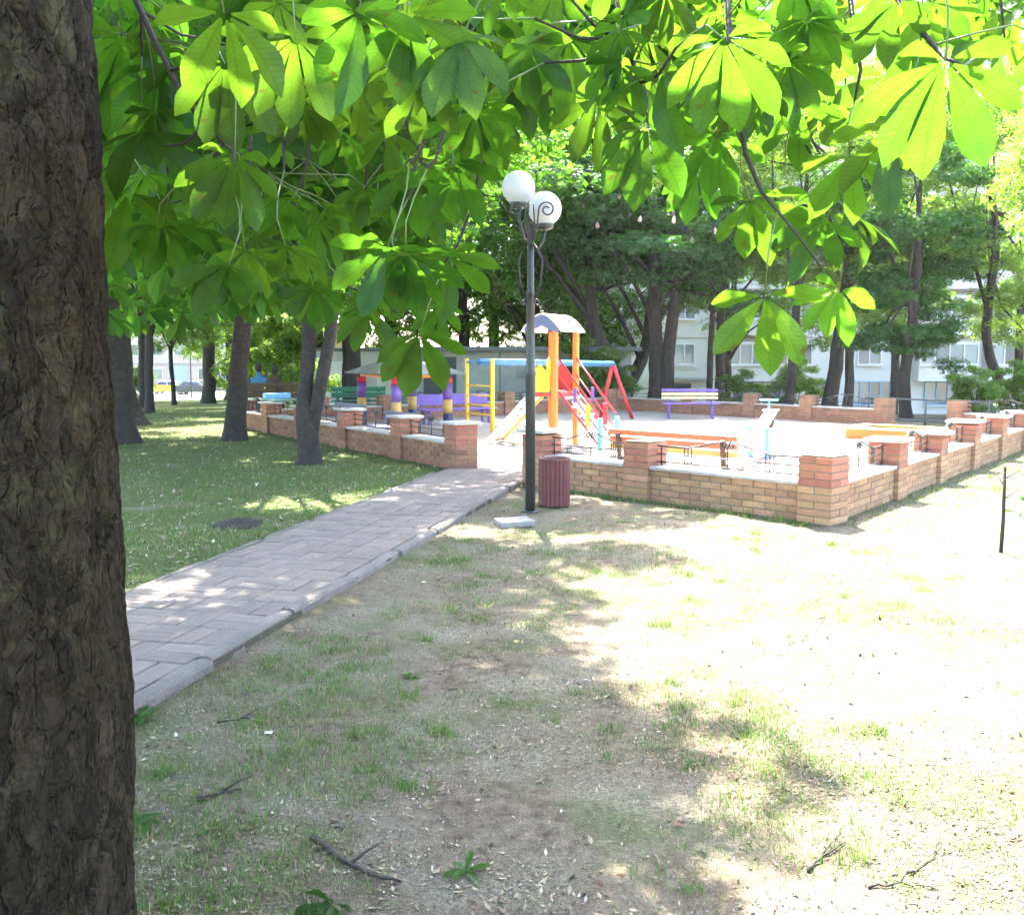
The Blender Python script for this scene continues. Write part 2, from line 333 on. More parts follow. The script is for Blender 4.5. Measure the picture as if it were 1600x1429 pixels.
def ground_material():
    m, nt, out = newmat('lawn_soil'); L = nt.links.new
    bs = nd(nt, 'ShaderNodeBsdfPrincipled'); bs.inputs['Roughness'].default_value = 1.0; bs.inputs['Specular IOR Level'].default_value = 0.15; L(bs.outputs[0], out.inputs[0])
    tc = nd(nt, 'ShaderNodeTexCoord')
    def noise_(s, d=8, r=0.65):
        n = nd(nt, 'ShaderNodeTexNoise'); n.inputs['Scale'].default_value = s; n.inputs['Detail'].default_value = d; n.inputs['Roughness'].default_value = r
        L(tc.outputs['Object'], n.inputs['Vector']); return n.outputs[0]
    def ramp(src, *st):
        r = nd(nt, 'ShaderNodeValToRGB'); e = r.color_ramp.elements
        while len(e) < len(st): e.new(0.5)
        for el, (p, c) in zip(e, st): el.position = p; el.color = col(c) if hasattr(c, '__len__') else (c, c, c, 1)
        L(src, r.inputs[0]); return r.outputs[0]
    def mixc(f, a, b):
        x = nd(nt, 'ShaderNodeMix', data_type='RGBA'); L(f, x.inputs[0]); L(a, x.inputs[6]); L(b, x.inputs[7]); return x.outputs[2]
    soil = ramp(noise_(14), (0.3, (0.095, 0.073, 0.050)), (0.5, (0.185, 0.142, 0.097)), (0.7, (0.285, 0.228, 0.16)))
    dry = ramp(noise_(60), (0.35, (0.14, 0.12, 0.08)), (0.65, (0.34, 0.30, 0.215)))
    green = ramp(noise_(40), (0.35, (0.045, 0.075, 0.015)), (0.65, (0.12, 0.17, 0.04)))
    a = mixc(ramp(noise_(1.7), (0.42, 0.0), (0.6, 1.0)), soil, dry)
    sp = nd(nt, 'ShaderNodeSeparateXYZ'); L(tc.outputs['Object'], sp.inputs[0])
    # lawn is thicker on the far side of the path: x - 0.228 y decreasing
    ma = nd(nt, 'ShaderNodeMath', operation='MULTIPLY_ADD'); L(sp.outputs[1], ma.inputs[0]); ma.inputs[1].default_value = -0.228; L(sp.outputs[0], ma.inputs[2])
    mr = nd(nt, 'ShaderNodeMapRange'); L(ma.outputs[0], mr.inputs[0]); mr.inputs[1].default_value = -3.2; mr.inputs[2].default_value = -4.6; mr.inputs[3].default_value = 0.0; mr.inputs[4].default_value = 0.24
    ad = nd(nt, 'ShaderNodeMath', operation='ADD'); L(noise_(0.9), ad.inputs[0]); L(mr.outputs[0], ad.inputs[1])
    c = mixc(ramp(ad.outputs[0], (0.5, 0.0), (0.68, 0.85)), a, green)
    spk = nd(nt, 'ShaderNodeMapRange'); L(noise_(150, 4, .7), spk.inputs[0]); spk.inputs[1].default_value = .3; spk.inputs[2].default_value = .7; spk.inputs[3].default_value = .55; spk.inputs[4].default_value = 1.4
    hv = nd(nt, 'ShaderNodeHueSaturation'); L(spk.outputs[0], hv.inputs['Value']); L(c, hv.inputs['Color']); c = hv.outputs[0]
    L(c, bs.inputs['Base Color'])
    bp = nd(nt, 'ShaderNodeBump'); bp.inputs['Strength'].default_value = 1.0; bp.inputs['Distance'].default_value = 0.03; L(noise_(85), bp.inputs['Height']); L(bp.outputs[0], bs.inputs['Normal'])
    return m
M_ground = ground_material()
g = link('ground', np_mesh('ground', np.stack([GX.ravel(), GY.ravel(), GZ.ravel()], -1), F, smooth=True), M_ground)
tag(g, 'shaded lawn of patchy grass, bare soil and leaf litter', 'ground', kind='structure')

# ------------------------------------------------------------------ playground plan (metres)
C0 = Vector((3.05, 9.33, 0))                       # near corner of the brick fence
RD = Vector((0.612, 0.791, 0)); FD = Vector((-0.696, 0.718, 0))
LP = Vector((-0.74, 13.85, 0)); LD = Vector((-0.543, 0.840, 0))
WR = C0 + RD * 13.4; WF = C0 + FD * 3.84; WL = LP + LD * 10.0
FC = Vector((3.3, 30.1, 0))
pg = [C0, WR, FC, WL, LP, WF]
bm = bmesh.new(); vs_ = [bm.verts.new((p.x, p.y, 0)) for p in pg]; f_ = bm.faces.new(vs_)
bmesh.ops.triangulate(bm, faces=[f_]); bmesh.ops.subdivide_edges(bm, edges=bm.edges[:], cuts=24, use_grid_fill=True)
for v in bm.verts: v.co.z = 0.012 + (vn(v.co.x, v.co.y, 0.9, 5) - 0.5) * 0.012
me = bpy.data.meshes.new('sand'); bm.to_mesh(me); bm.free()
M_sand = mat('playground_sand', (0.33, 0.29, 0.245), 1.0, (0.25, 0.215, 0.18), 1.6, 0.6, 60, wear=((0.25, 0.225, 0.19), 2.2, 0.64))
tag(link('playground_sand', me, M_sand), 'pale trampled sand floor of the fenced playground', 'sand', kind='structure')

# ------------------------------------------------------------------ path of pavers with kerbs
PO = Vector((-2.40, 1.0, 0)); pu = Vector((0.2223, 0.975, 0)); pang = math.atan2(pu.y, pu.x)
PL = 12.7
b = MB().box((PL / 2, 0.71, -0.02), (PL, 1.36, 0.115))
path = b.build('path', M_joint); path.location = PO; path.rotation_euler = (0, 0, pang)
tag(path, 'paved footpath of grey pink bricks leading to the playground entrance', 'path', kind='structure')
mod = 0.31
pav = MB().cbox((0, 0, 0), (mod - 0.008, mod / 2 - 0.008, 0.06), 0.005).mesh('paving_brick'); pav.materials.append(M_paver)
k = 0; PY0 = 0.125
for i in range(37):
    for j in range(4):
        x0 = 1.05 + i * mod + mod / 2; y0 = PY0 + (j + 0.5) * 0.297
        sink = (fbm(x0, y0, 0.8, 21) - 0.5) * 0.02
        for s in (-1, 1):
            lon = (i + j) % 2 == 0
            o = link('paving_brick', pav, parent=path)
            o.location = (x0, y0 + s * mod / 4 * 0.96, 0.0235 + sink + random.uniform(-.003, .003)) if lon else (x0 + s * mod / 4, y0, 0.0235 + sink + random.uniform(-.003, .003))
            o.rotation_euler = (random.gauss(0, .008), random.gauss(0, .008), (0 if lon else math.pi / 2) + random.gauss(0, .012))
            if not lon: o.scale = (0.96, 1, 1)
            else: o.scale = (1, 0.96, 1)
def kerb_mesh(L_, w):
    n = 12; prof = [(-w / 2, -0.09), (-w / 2, 0.03), (-w / 2 + 0.012, 0.048), (0, 0.056), (w / 2 - 0.012, 0.048), (w / 2, 0.03), (w / 2, -0.09)]
    m = len(prof); V = []
    for i in range(n + 1):
        x = -L_ / 2 + L_ * i / n; e = 0.012 if i in (0, n) else 0
        for (yy, zz) in prof:
            nz = (noise.noise(Vector((x * 5, yy * 20, zz * 20 + L_))) * 0.006)
            V.append((x, yy * (1 - e * 6) + nz, zz - e + nz))
    Fs = [(i * m + q, i * m + q + 1, (i + 1) * m + q + 1, (i + 1) * m + q) for i in range(n) for q in range(m - 1)]
    Fs += [tuple(range(m - 1, -1, -1)), tuple(n * m + q for q in range(m))]
    b = MB(); b.add(V, Fs); me = b.mesh('kerbstone'); me.materials.append(M_kerb); return me
km = [kerb_mesh(0.955, 0.095), kerb_mesh(0.96, 0.06)]
for i in range(13):
    if i < 1: continue
    o = link('kerbstone', km[0], parent=path); o.location = (0.5 + i * 0.98, 0.068 + random.gauss(0, .009), 0.012 + random.uniform(-.014, .008)); o.rotation_euler = (random.gauss(0, .05), random.gauss(0, .010), random.gauss(0, .014))
for i in range(12):
    if i < 1: continue
    o = link('kerbstone', km[1], parent=path); o.location = (0.75 + i * 0.98, 1.365 + random.gauss(0, .008), 0.004 + random.uniform(-.01, .004)); o.rotation_euler = (random.gauss(0, .02), random.gauss(0, .006), random.gauss(0, .010))

# ================================================================== brick fence walls
BH = 0.073; BL_ = 0.262; TH = 0.25
def brick_mesh(l, w, name='brick'):
    me = MB().cbox((0, 0, 0), (l, w, BH - 0.010), 0.004).mesh(name); return me
def bmats(lists):
    return {k: [brick_mesh(l, w) for (l, w) in ((BL_ - .011, TH), (BL_ / 2 - .011, TH), (0.355, 0.172))] for k in lists}
BM = bmats(('Y', 'R', 'B'))
for k, m in (('Y', M_brickY), ('R', M_brickR), ('B', M_brickB)):
    for me in BM[k]: me.materials.append(m)
def railing_mesh(L_):
    """bars between two pillars; rises to a pair of scrolls in the middle"""
    b = MB(); z0, z1, z2 = 0.445, 0.535, 0.625; r = 0.0085; h = L_ / 2
    b.tube([(0, 0, z0), (L_, 0, z0)], r, 5); b.tube([(0, 0, z1), (L_, 0, z1)], r, 5)
    top = [(0, 0, z2), (L_ * .22, 0, z2 - .005), (h - .05, 0, z2 + .10)] + [tuple(p) for p in arc((h - .05, 0, z2 + .06), .04, .012, 90, -270, (1, 0, 0), (0, 0, 1), 12)]
    b.tube(top, 0.0105, 5)
    top = [(L_, 0, z2), (L_ * .78, 0, z2 - .005), (h + .05, 0, z2 + .10)] + [tuple(p) for p in arc((h + .05, 0, z2 + .06), .04, .012, 90, 450, (1, 0, 0), (0, 0, 1), 12)]
    b.tube(top, 0.0105, 5)
    b.tube([(h, 0, z0), (h, 0, z2 + .06)], r, 5)
    for q in (.03, .97): b.tube([(L_ * q, 0, 0.405), (L_ * q, 0, z2)], 0.010, 5)
    for q in (.20, .225, .25, .75, .775, .80): b.tube([(L_ * q, 0, z0), (L_ * q, 0, z2 + (.004 if q in (.25, .75) else -.004))], r * .8, 4)
    return b.mesh('railing')
def brick_wall(P0, D, L_, pillars, label, start=None, lower='Y', upper='R', courses=5, pc=9, caps=(), maxb=300, flip=False, rail=True, gate=None, pillar_low=None):
    ang = math.atan2(D.y, D.x)
    root = empty('brick_wall', P0, ang, label, 'wall')
    H = courses * BH
    segs = []; q = sorted(pillars)
    if start is not None: segs.append((start, q[0] - 0.18))
    for a, c in zip(q[:-1], q[1:]):
        if gate and gate[0] - .01 < a < gate[1] - .05: continue
        segs.append((a + 0.18, c - 0.18))
    core = MB()
    for a, c in segs: core.box(((a + c) / 2, 0, H / 2 - 0.05), (c - a + .02, TH - 0.018, H + 0.095))
    for p in q: core.box((p, 0, pc * BH / 2 - 0.05), (0.342, 0.342, pc * BH + 0.09))
    core.build('mortar_core', M_mortar, root)
    items = []
    for a, c in segs:
        for ci in range(courses):
            z = (ci + .5) * BH; x = a; first = True
            while x < c - 0.02:
                l = BL_ / 2 if (first and ci % 2) else BL_
                first = False
                l = min(l, c - x)
                if c - (x + l) < 0.05: l = c - x
                items.append((x + l / 2, z, l, 'w', lower)); x += l
    for p in q:
        for ci in range(pc):
            k = upper if ci >= courses else (pillar_low or lower)
            items.append((p, (ci + .5) * BH, ci % 2, 'p', k))
    items.sort(key=lambda t: t[0])
    n = 0; rest = MB()
    for (x, z, l, kind, k) in items:
        jit = lambda s: random.gauss(0, s)
        if kind == 'w':
            if n < maxb:
                o = link('brick', BM[k][0], parent=root); o.location = (x, jit(.002), z); o.scale = ((l - .011) / (BL_ - .011), 1, 1); o.rotation_euler = (0, 0, jit(.006)); n += 1
            else: rest.box((x, jit(.002), z), (l - .011, TH, BH - .010))
        else:
            for s in (-1, 1):
                if n < maxb:
                    o = link('brick', BM[k][2], parent=root)
                    o.location = (x, s * .0915 + jit(.002), z) if l else (x + s * .0915, jit(.002), z)
                    o.rotation_euler = (0, 0, jit(.008) + (0 if l else math.pi / 2)); n += 1
                else:
                    rest.box((x, s * .0915, z) if l else (x + s * .0915, 0, z), (.355, .172, BH - .010) if l else (.172, .355, BH - .010))
    if rest.v:
        o = rest.build('bricks', M_brickF if maxb == 0 else {'Y': M_brickFY, 'R': M_brickF, 'B': M_brickF}[lower], root); o['kind'] = 'stuff'
    for a, c in segs:
        cb = MB().cbox(((a + c) / 2, 0, H + 0.018), (c - a - .006, TH + 0.07, 0.038), 0.006); cb.build('coping_slab', M_coping, root)
        if rail:
            link('railing', railing_mesh(c - a), M_iron, root, loc=(a, 0, 0))
    for i, p in enumerate(q):
        if i in caps:
            cb = MB().cbox((p, 0, pc * BH + 0.020), (0.46, 0.46, 0.042), 0.006); cb.build('pillar_cap', M_coping, root, rot=(jitr(), jitr(), 0))
        else:
            cb = MB().cbox((p, 0, pc * BH + 0.006), (0.335, 0.335, 0.018), 0.006); cb.build('mortar_top', M_mortar, root)
    return root
def jitr(): return random.gauss(0, .006)
M_brickFY = mat('far_yellow_brick', (0.40, 0.255, 0.14), 0.9, (0.27, 0.17, 0.095), 6, 0.5, 40, isl=0.2)
brick_wall(C0, FD, 3.84, [0, 2.2, 3.84], 'low yellow brick wall with red pillars behind the maroon litter bin', caps=(2,))
brick_wall(C0, RD, 13.4, [2.08, 3.92, 5.78, 7.65, 9.52, 11.4, 13.35], 'long low brick wall running away along the right edge of the playground', start=0.18, upper='R', caps=(0, 1, 2, 3, 4))

brick_wall(LP, LD, 10.0, [0, 1.8, 4.0, 6.2, 8.2, 10.0], 'low brown brick wall with capped pillars left of the playground entrance', lower='B', upper='R', caps=(0, 1, 2, 3, 4, 5), pillar_low='B')
FW = (WR - FC); FWL = FW.length; FWD = FW.normalized()
# gate gap between the fifth and sixth pillar
brick_wall(FC, FWD, FWL, [0, 3.0, 5.2, 7.0, 9.1, 10.9, 12.9], 'far brick wall with a gateway, behind the purple and yellow bench', maxb=0, gate=(9.1, 10.9), rail=True)
BW = (FC - WL); BWL = BW.length; BWD = BW.normalized()
brick_wall(WL, BWD, BWL, [1.9, 3.8, 5.8, 7.8, 9.8, BWL - .4], 'back brick wall with railings in front of the grey green shed', maxb=0, start=0.2)

# ================================================================== street lamp
lamp = empty('street_lamp', (0.19, 9.94, 0), 0, 'dark green lamp post with two white globes at the path edge', 'street lamp')
b = MB(); b.lathe([(0.0, -0.05), (0.052, -0.05), (0.052, 1.42), (0.056, 1.43), (0.056, 1.46), (0.045, 1.48), (0.042, 2.25), (0.046, 2.255), (0.046, 2.275), (0.036, 2.29), (0.033, 2.95), (0.02, 2.97), (0.0, 2.97)], n=16)
b.build('pole', M_pole, lamp)
MB().lathe([(0, 0.0), (0.10, 0.0), (0.10, 0.012), (0.055, 0.02), (0, 0.02)], n=14).build('base_plate', M_pole, lamp)
for i, (gx_, gyo, gz_) in enumerate(((-0.125, 0.08, 3.33), (0.14, -0.06, 3.10))):
    a = MB(); e = Vector((gx_, gyo, gz_ - 0.192))
    a.tube([(0, 0, 2.80), (gx_ * .5, gyo * .5, 2.70 + .1 * (1 - i)), (gx_ * .95, gyo * .95, gz_ - 0.30), e], [.014, .013, .013, .016], 7)
    d_ = Vector((gx_, gyo, 0)).normalized()
    a.build('arm', M_pole, lamp)
    MB().lathe([(0, -0.02), (0.045, -0.02), (0.085, 0.0), (0.092, 0.03), (0.086, 0.045), (0, 0.045)], e + Vector((0, 0, .0)), n=18).build('lamp_holder', M_pole, lamp)
    prof = [(0.088 if k == 0 else 0.170 * math.sin(R(28 + 152 * k / 16)), -0.170 * math.cos(R(28 + 152 * k / 16))) for k in range(17)]
    MB().lathe(prof, (gx_, gyo, gz_), n=28).build('globe', M_globe, lamp)
sc = MB()
for s in (-1, 1):
    ax = Vector((s, -.12 * s, 0))
    c_ = Vector((.155 if s > 0 else -.14, -.275, 3.06))
    sc.tube([(0, -.035, 2.72), (s * .03, -.16, 2.80), (s * .06, -.26, 2.90)] + arc(c_, .082, .022, 180 if s > 0 else 0, -330 if s > 0 else 510, (1, 0, 0), (0, 0, 1), 24), .0085, 6)
    sc.tube([Vector((0, 0, 2.2)) + ax * .04, Vector((0, 0, 2.35)) + ax * .10, Vector((0, 0, 2.6)) + ax * .12, Vector((0, 0, 2.75)) + ax * .05], .008, 5)
    sc.tube(arc(Vector((0, 0, 2.17)) + ax * .075, .035, .012, 90, 500, ax, (0, 0, 1), 14), .007, 5)
    sc.tube([(s * .012, -.04, 2.7), (s * .035, -.2, 2.95), (s * .02, -.22, 3.12)], .007, 5)
ay = Vector((0, -1, 0))
sc.tube([Vector((0, 0, 2.2)) + ay * .04, Vector((0, 0, 2.35)) + ay * .10, Vector((0, 0, 2.6)) + ay * .12, Vector((0, 0, 2.75)) + ay * .05], .007, 5)
sc.build('scrollwork', M_iron, lamp)

# ================================================================== litter bin
bn = empty('litter_bin', (0.46, 10.40, 0), 0, 'round maroon slatted litter bin beside the lamp post', 'litter bin')
MB().lathe([(0, .02), (.15, .02), (.15, .49), (.135, .49), (.135, .06), (0, .06)], n=24).build('liner', M_black, bn)
MB().lathe([(.140, .492), (.150, .525), (.172, .525), (.172, .50), (.155, .492)], n=28).build('rim', M_binw, bn)
sm = MB().cbox((0, 0, .255), (.044, .024, .50), .007).mesh('slat'); sm.materials.append(M_binw)
for k in range(22):
    a = 2 * math.pi * k / 22
    o = link('slat', sm, parent=bn, loc=(.160 * math.cos(a), .160 * math.sin(a), random.uniform(-.003, .003)), rot=(0, 0, a + math.pi / 2))
tag(MB().cbox((0, 0, 0), (.34, .26, .06), .008).build('concrete_slab', M_stone, loc=(.02, 9.22, .018), rot=(.02, -.02, .3)), 'small grey concrete slab lying in the grass before the lamp post', 'slab')

# ================================================================== climbing tower
u = Vector((.49, .872, 0)); v = Vector((.872, -.49, 0))
FLp = Vector((.76, 17.1, 0)); tw = empty('climbing_tower', FLp, math.atan2(u.y, u.x), 'orange climbing tower with white arched roof, red rails and holed ramp', 'climbing tower')
# local frame: x along u (0..0.85), y = 90deg left of u = -v  (0..0.6)
SX, SY, DK = .86, .50, 1.0
for (x, y) in ((0, 0), (SX, 0), (0, SY), (SX, SY)):
    MB().cbox((x, y, 1.03), (.098, .098, 2.12), .012).build('post', M_orange, tw)
for k in range(5):
    MB().cbox((SX * (k + .5) / 5, SY / 2, DK), (SX / 5 - .008, SY - .12, .035), .004).build('deck_board', M_brownw, tw)
MB().box((SX / 2, 0, DK - .05), (SX - .12, .05, .09)).box((SX / 2, SY, DK - .05), (SX - .12, .05, .09)).build('deck_beam', M_red, tw)
# arched roof: barrel along y, white sheet with blue gable boards
n = 16; ro = MB(); A = []
for k in range(n + 1):
    t = k / n; y = -.15 + (SY + .30) * t; A.append((y, 2.07 + .31 * (1 - abs(2 * t - 1) ** 1.7)))
V = []
for (y, z) in A: V += [(-.08, y, z), (SX + .08, y, z), (-.08, y, z + .018), (SX + .08, y, z + .018)]
Fs = []
for k in range(n):
    a_, c_ = k * 4, (k + 1) * 4
    Fs += [(a_, c_, c_ + 1, a_ + 1), (a_ + 2, a_ + 3, c_ + 3, c_ + 2), (a_, a_ + 2, c_ + 2, c_), (a_ + 1, c_ + 1, c_ + 3, a_ + 3)]
Fs += [(0, 1, 3, 2), (n * 4, n * 4 + 2, n * 4 + 3, n * 4 + 1)]
ro.add(V, Fs, 0, False); ro.build('roof', M_white, tw)
M_gable = mat('faded_blue_board', (.15, .19, .36), .6, (.12, .15, .28), 6)
for x in (-.035, SX + .035):
    MB().prism([(y, z - .008) for y, z in A[1:-1]] + [(SY + .07, 2.05), (SY * .5, 2.18), (-.07, 2.05)], (0, 1, 0), (0, 0, 1), (x - .012, 0, 0), (.024, 0, 0)).build('gable_board', M_gable, tw)
MB().lathe([(.0, 0), (.075, 0), (.075, .02), (0, .02)], (0, 0, 0), n=16).build('roof_vent', M_roofg, tw, loc=(SX * .55, -.035, 2.275), rot=(R(42), 0, 0))
# red stair rails going down along -y (towards the viewer's right), blue end posts
run = .86
def rp(x, s, h): return Vector((x, -.06 - run * s, DK * (1 - s) + h))
for x in (.06, SX - .06):
    b = MB(); b.tube([rp(x, 0, 0.0), rp(x, 1, -.02)], .022, 8); b.build('stringer', M_red, tw)
    b = MB(); b.tube([rp(x, -.03, .58), rp(x, .9, .52)], .018, 8); b.build('handrail', M_red, tw)
    b = MB(); b.tube([rp(x, -.03, .28), rp(x, .9, .24)], .015, 8); b.build('handrail', M_red, tw)
    MB().cbox(rp(x, .36, .31), (.03, .06, .26), .008).build('rail_panel', M_purple, tw)
    MB().cbox(rp(x, .66, .26), (.026, .10, .40), .012).build('rail_panel', M_yellow if x < .3 else M_red, tw)
    MB().cbox((x, -.06 - run * .93, .27), (.075, .075, .58), .008).build('end_post', M_lblue, tw)
for k in range(6):
    s = (k + .6) / 6.4
    MB().tube([rp(.06, s, -.01), rp(SX - .06, s, -.01)], .017, 7).build('rung', M_white, tw)
MB().bar(rp(SX * .62, .12, -.05), rp(SX * .62, .62, -.05), .34, .02).build('step_board', M_white, tw)
# yellow side panels at the deck
for (x, y, w, h_, mt) in ((.10, SY + .0, .17, .62, M_yellow), (SX - .12, SY + .0, .17, .62, M_yellow), (.0, .30, .03, .5, M_yellow), (SX, .30, .03, .5, M_red)):
    pts = [(-w / 2, 0), (w / 2, 0), (w / 2, h_ * .86), (0, h_), (-w / 2, h_ * .86)]
    if w > .05: MB().prism(pts, (1, 0, 0), (0, 0, 1), (x, y - .012, DK), (0, .024, 0)).build('side_panel', mt, tw)
    else: MB().prism([(-.2, 0), (.2, 0), (.2, h_ * .6), (0, h_), (-.2, h_ * .6)], (0, 1, 0), (0, 0, 1), (x - .012, y, DK), (.024, 0, 0)).build('side_panel', mt, tw)
# white ramp with oval holes falling along +y
L0 = Vector((0, SY + .04, DK)); L1 = Vector((0, SY + 1.02, .03)); dv = (L1 - L0); LL = dv.length; dv.normalize(); nv = Vector((1, 0, 0)).cross(dv)
rb = MB(); wR = .58; thick = .024; ncell = 7; cl = LL / ncell
def ramp_pt(a, w_): return L0 + dv * a + Vector((.14 + w_, 0, 0))
for k in range(ncell):
    a0, a1 = k * cl, (k + 1) * cl; ca = (a0 + a1) / 2; cw = wR * (.5 + (.09 if k % 2 else -.09))
    quad = [(a0, 0), (a1, 0), (a1, wR), (a0, wR)]; m_ = 16
    ring = [(ca + .058 * math.cos(2 * math.pi * q / m_ + math.pi * 1.25), cw + .10 * math.sin(2 * math.pi * q / m_ + math.pi * 1.25)) for q in range(m_)]
    sq = []
    for q in range(m_):
        e_ = q / m_ * 4; i_ = int(e_); f_ = e_ - i_; p0, p1 = quad[i_], quad[(i_ + 1) % 4]; sq.append((p0[0] + (p1[0] - p0[0]) * f_, p0[1] + (p1[1] - p0[1]) * f_))
    for off in (0, thick):
        rb.add([ramp_pt(*q) + nv * off for q in sq] + [ramp_pt(*q) + nv * off for q in ring], [(q, (q + 1) % m_, m_ + (q + 1) % m_, m_ + q) for q in range(m_)])
    ra = [ramp_pt(*q) for q in ring]; rb.add(ra + [p + nv * thick for p in ra], [(q, (q + 1) % m_, m_ + (q + 1) % m_, m_ + q) for q in range(m_)])
for (p, q) in ((ramp_pt(0, 0), ramp_pt(LL, 0)), (ramp_pt(LL, 0), ramp_pt(LL, wR)), (ramp_pt(LL, wR), ramp_pt(0, wR)), (ramp_pt(0, wR), ramp_pt(0, 0))): rb.add([p, q, q + nv * thick, p + nv * thick], [(0, 1, 2, 3)])
rb.build('holed_ramp', M_white, tw)
MB().bar(ramp_pt(.02, wR + .016) + nv * .0, ramp_pt(LL - .01, wR + .016) + nv * .0, .03, .07, up=nv).build('ramp_bearer', M_yellow, tw)
MB().bar(ramp_pt(.02, -.014) + nv * .0, ramp_pt(LL - .01, -.014) + nv * .0, .024, .05, up=nv).build('ramp_bearer', M_white, tw)

# ================================================================== swing frame with blue beam
sw = empty('swing_frame', (-.41, 20.1, 0), 0, 'swing frame with blue beam, yellow ladder end and red A frame legs', 'swing frame')
O = Vector((-.41, 20.1, 0))
Pa = Vector((-.98, 20.9, 0)) - O; Pb = Vector((-.41, 20.1, 0)) - O
for p in (Pa, Pb): MB().tube([p + Vector((0, 0, -.02)), p + Vector((0, 0, 1.60))], .045, 10).build('ladder_post', M_yellow, sw)
for k in range(5): MB().tube([Pa + Vector((0, 0, .22 + .2 * k)), Pb + Vector((0, 0, .22 + .2 * k))], .018, 7).build('rung', M_yellow if k > 0 else M_white, sw)
mid = (Pa + Pb) / 2 + Vector((0, 0, 1.53)); endp = Vector((2.62, 25.1, 1.46)) - O
MB().tube([Pa + Vector((0, 0, 1.53)), Pb + Vector((0, 0, 1.53))], .03, 8).build('cross_tube', M_blue, sw)
MB().tube([mid, endp], .075, 10).build('beam', M_blue, sw)
sd = Vector((endp - mid)); sd.z = 0; sd.normalize(); pr = Vector((-sd.y, sd.x, 0))
for foot in (Vector((3.2, 25.5, 0)) - O, Vector((2.38, 25.9, 0)) - O):
    MB().tube([endp + Vector((0, 0, .02)), foot], .05, 9).build('leg', M_red, sw)

# ================================================================== gazebo (sand house)
gb = empty('play_house', (-2.3, 21.6, 0), 0, 'low open play house with purple and yellow posts under a grey roof', 'play house')
GO = Vector((-2.3, 21.6, 0))
gp = [Vector((-2.36, 19.6, 0)), Vector((-1.40, 20.9, 0)), Vector((-3.42, 21.9, 0)), Vector((-2.35, 22.6, 0))]
for p in gp:
    q = p - GO
    for (z0, z1, mt, nm) in ((-.02, .42, M_navy, 'post_foot'), (.42, .72, M_ochre, 'post_band'), (.72, 1.07, M_purple, 'post_shaft'), (1.07, 1.20, M_red, 'post_head')):
        MB().lathe([(0, z0), (.105, z0), (.105, z1), (0, z1)], q, n=14).build(nm, mt, gb)
fr = MB()
quadg = [gp[0], gp[1], gp[3], gp[2]]
for a_, c_ in zip(quadg, quadg[1:] + quadg[:1]): fr.bar(a_ - GO + Vector((0, 0, 1.235)), c_ - GO + Vector((0, 0, 1.235)), .07, .075)
fr.build('frame', M_orange, gb)
cen = sum(gp, Vector()) / 4
ev = [cen + (p - cen) * 1.42 - GO + Vector((0, 0, 1.265)) for p in quadg]
r0 = (ev[0] + ev[3]) / 2; r1 = (ev[1] + ev[2]) / 2
ra = r0 + (r1 - r0) * .12 + Vector((0, 0, .24)); rb_ = r0 + (r1 - r0) * .88 + Vector((0, 0, .24))
def sheet(pts, t=.022): 
    n_ = len(pts); up_ = Vector((0, 0, t)); return MB().add(pts + [p + up_ for p in pts], [tuple(range(n_)), tuple(range(2 * n_ - 1, n_ - 1, -1))] + [(i, (i + 1) % n_, n_ + (i + 1) % n_, n_ + i) for i in range(n_)])
for pts in ([ev[0], ev[1], rb_, ra], [ev[2], ev[3], ra, rb_], [ev[3], ev[0], ra], [ev[1], ev[2], rb_]): sheet(pts).build('roof_sheet', M_roofg, gb)

# ================================================================== benches
def bench(loc, rz, label, L_=1.6, seat=.40, back=.78, planks=None, frame=M_navy, seat_m=M_brownw, nseat=3, legs=2, sub=None):
    r_ = empty('bench', loc, rz, label, 'bench')
    for k in range(nseat):
        MB().cbox((0, -.18 + k * .36 / max(1, nseat - 1), seat), (L_, .36 / nseat + .0, .035), .006).build('seat_plank', seat_m[k % len(seat_m)] if isinstance(seat_m, list) else seat_m, r_)
    nb = len(planks); hgt = (back - seat - .06) / nb
    tilt = Matrix.Rotation(R(-10), 3, 'X')
    for k, m_ in enumerate(planks):
        z = seat + .09 + hgt * (k + .5)
        MB().cbox((0, .21 + (z - seat) * .17, z), (L_, .03, hgt - .022), .005, M=tilt).build('back_plank', m_, r_)
    xs = [-L_ / 2 + .18, L_ / 2 - .18] if legs == 2 else [-L_ / 2 + .18, 0, L_ / 2 - .18]
    for x in xs:
        MB().bar((x, -.15, 0), (x, -.15, seat - .02), .05, .05).build('leg', frame, r_)
        MB().bar((x, .17, 0), (x, .17, seat - .02), .05, .05).build('leg', frame, r_)
        MB().bar((x, .245, seat - .1), (x, .245 + (back - seat) * .17, back - .03), .06, .035, up=(0, 1, 0)).build('back_post', frame, r_)
        MB().bar((x, -.2, seat - .037), (x, .24, seat - .037), .05, .038).build('seat_bearer', frame, r_)
    return r_
# near bench seen from behind: local +y is its back, towards the viewer
bench((2.2, 12.45, 0.012), R(136.5), 'long orange and yellow slatted bench just inside the near wall, seen from behind', 1.95, .28, .63,
      [M_ochre, M_benchr, M_benchr], M_brownw, M_white)
bench((4.75, 25.55, .012), R(-4), 'purple and cream bench against the far brick wall', 1.5, .40, .76, [M_cream, M_cream, M_purple], M_purple, M_purple, 3)
bench((-1.35, 23.5, .012), R(32), 'purple bench behind the play house posts', 2.0, .36, .70, [M_purple], M_purple, M_purple, 2)
bench((-3.55, 19.6, .012), R(-57), 'dark slatted bench inside the left brick wall behind the forked tree', 1.5, .36, .66, [M_navy, M_navy], M_navy, [M_coping, M_navy, M_coping], 3)
bench((-2.35, 18.1, .012), R(-57), 'violet grey slatted bench inside the left wall before the play house', 1.3, .30, .56, [M_purple, M_navy], M_navy, [M_purple, M_coping, M_purple], 3)
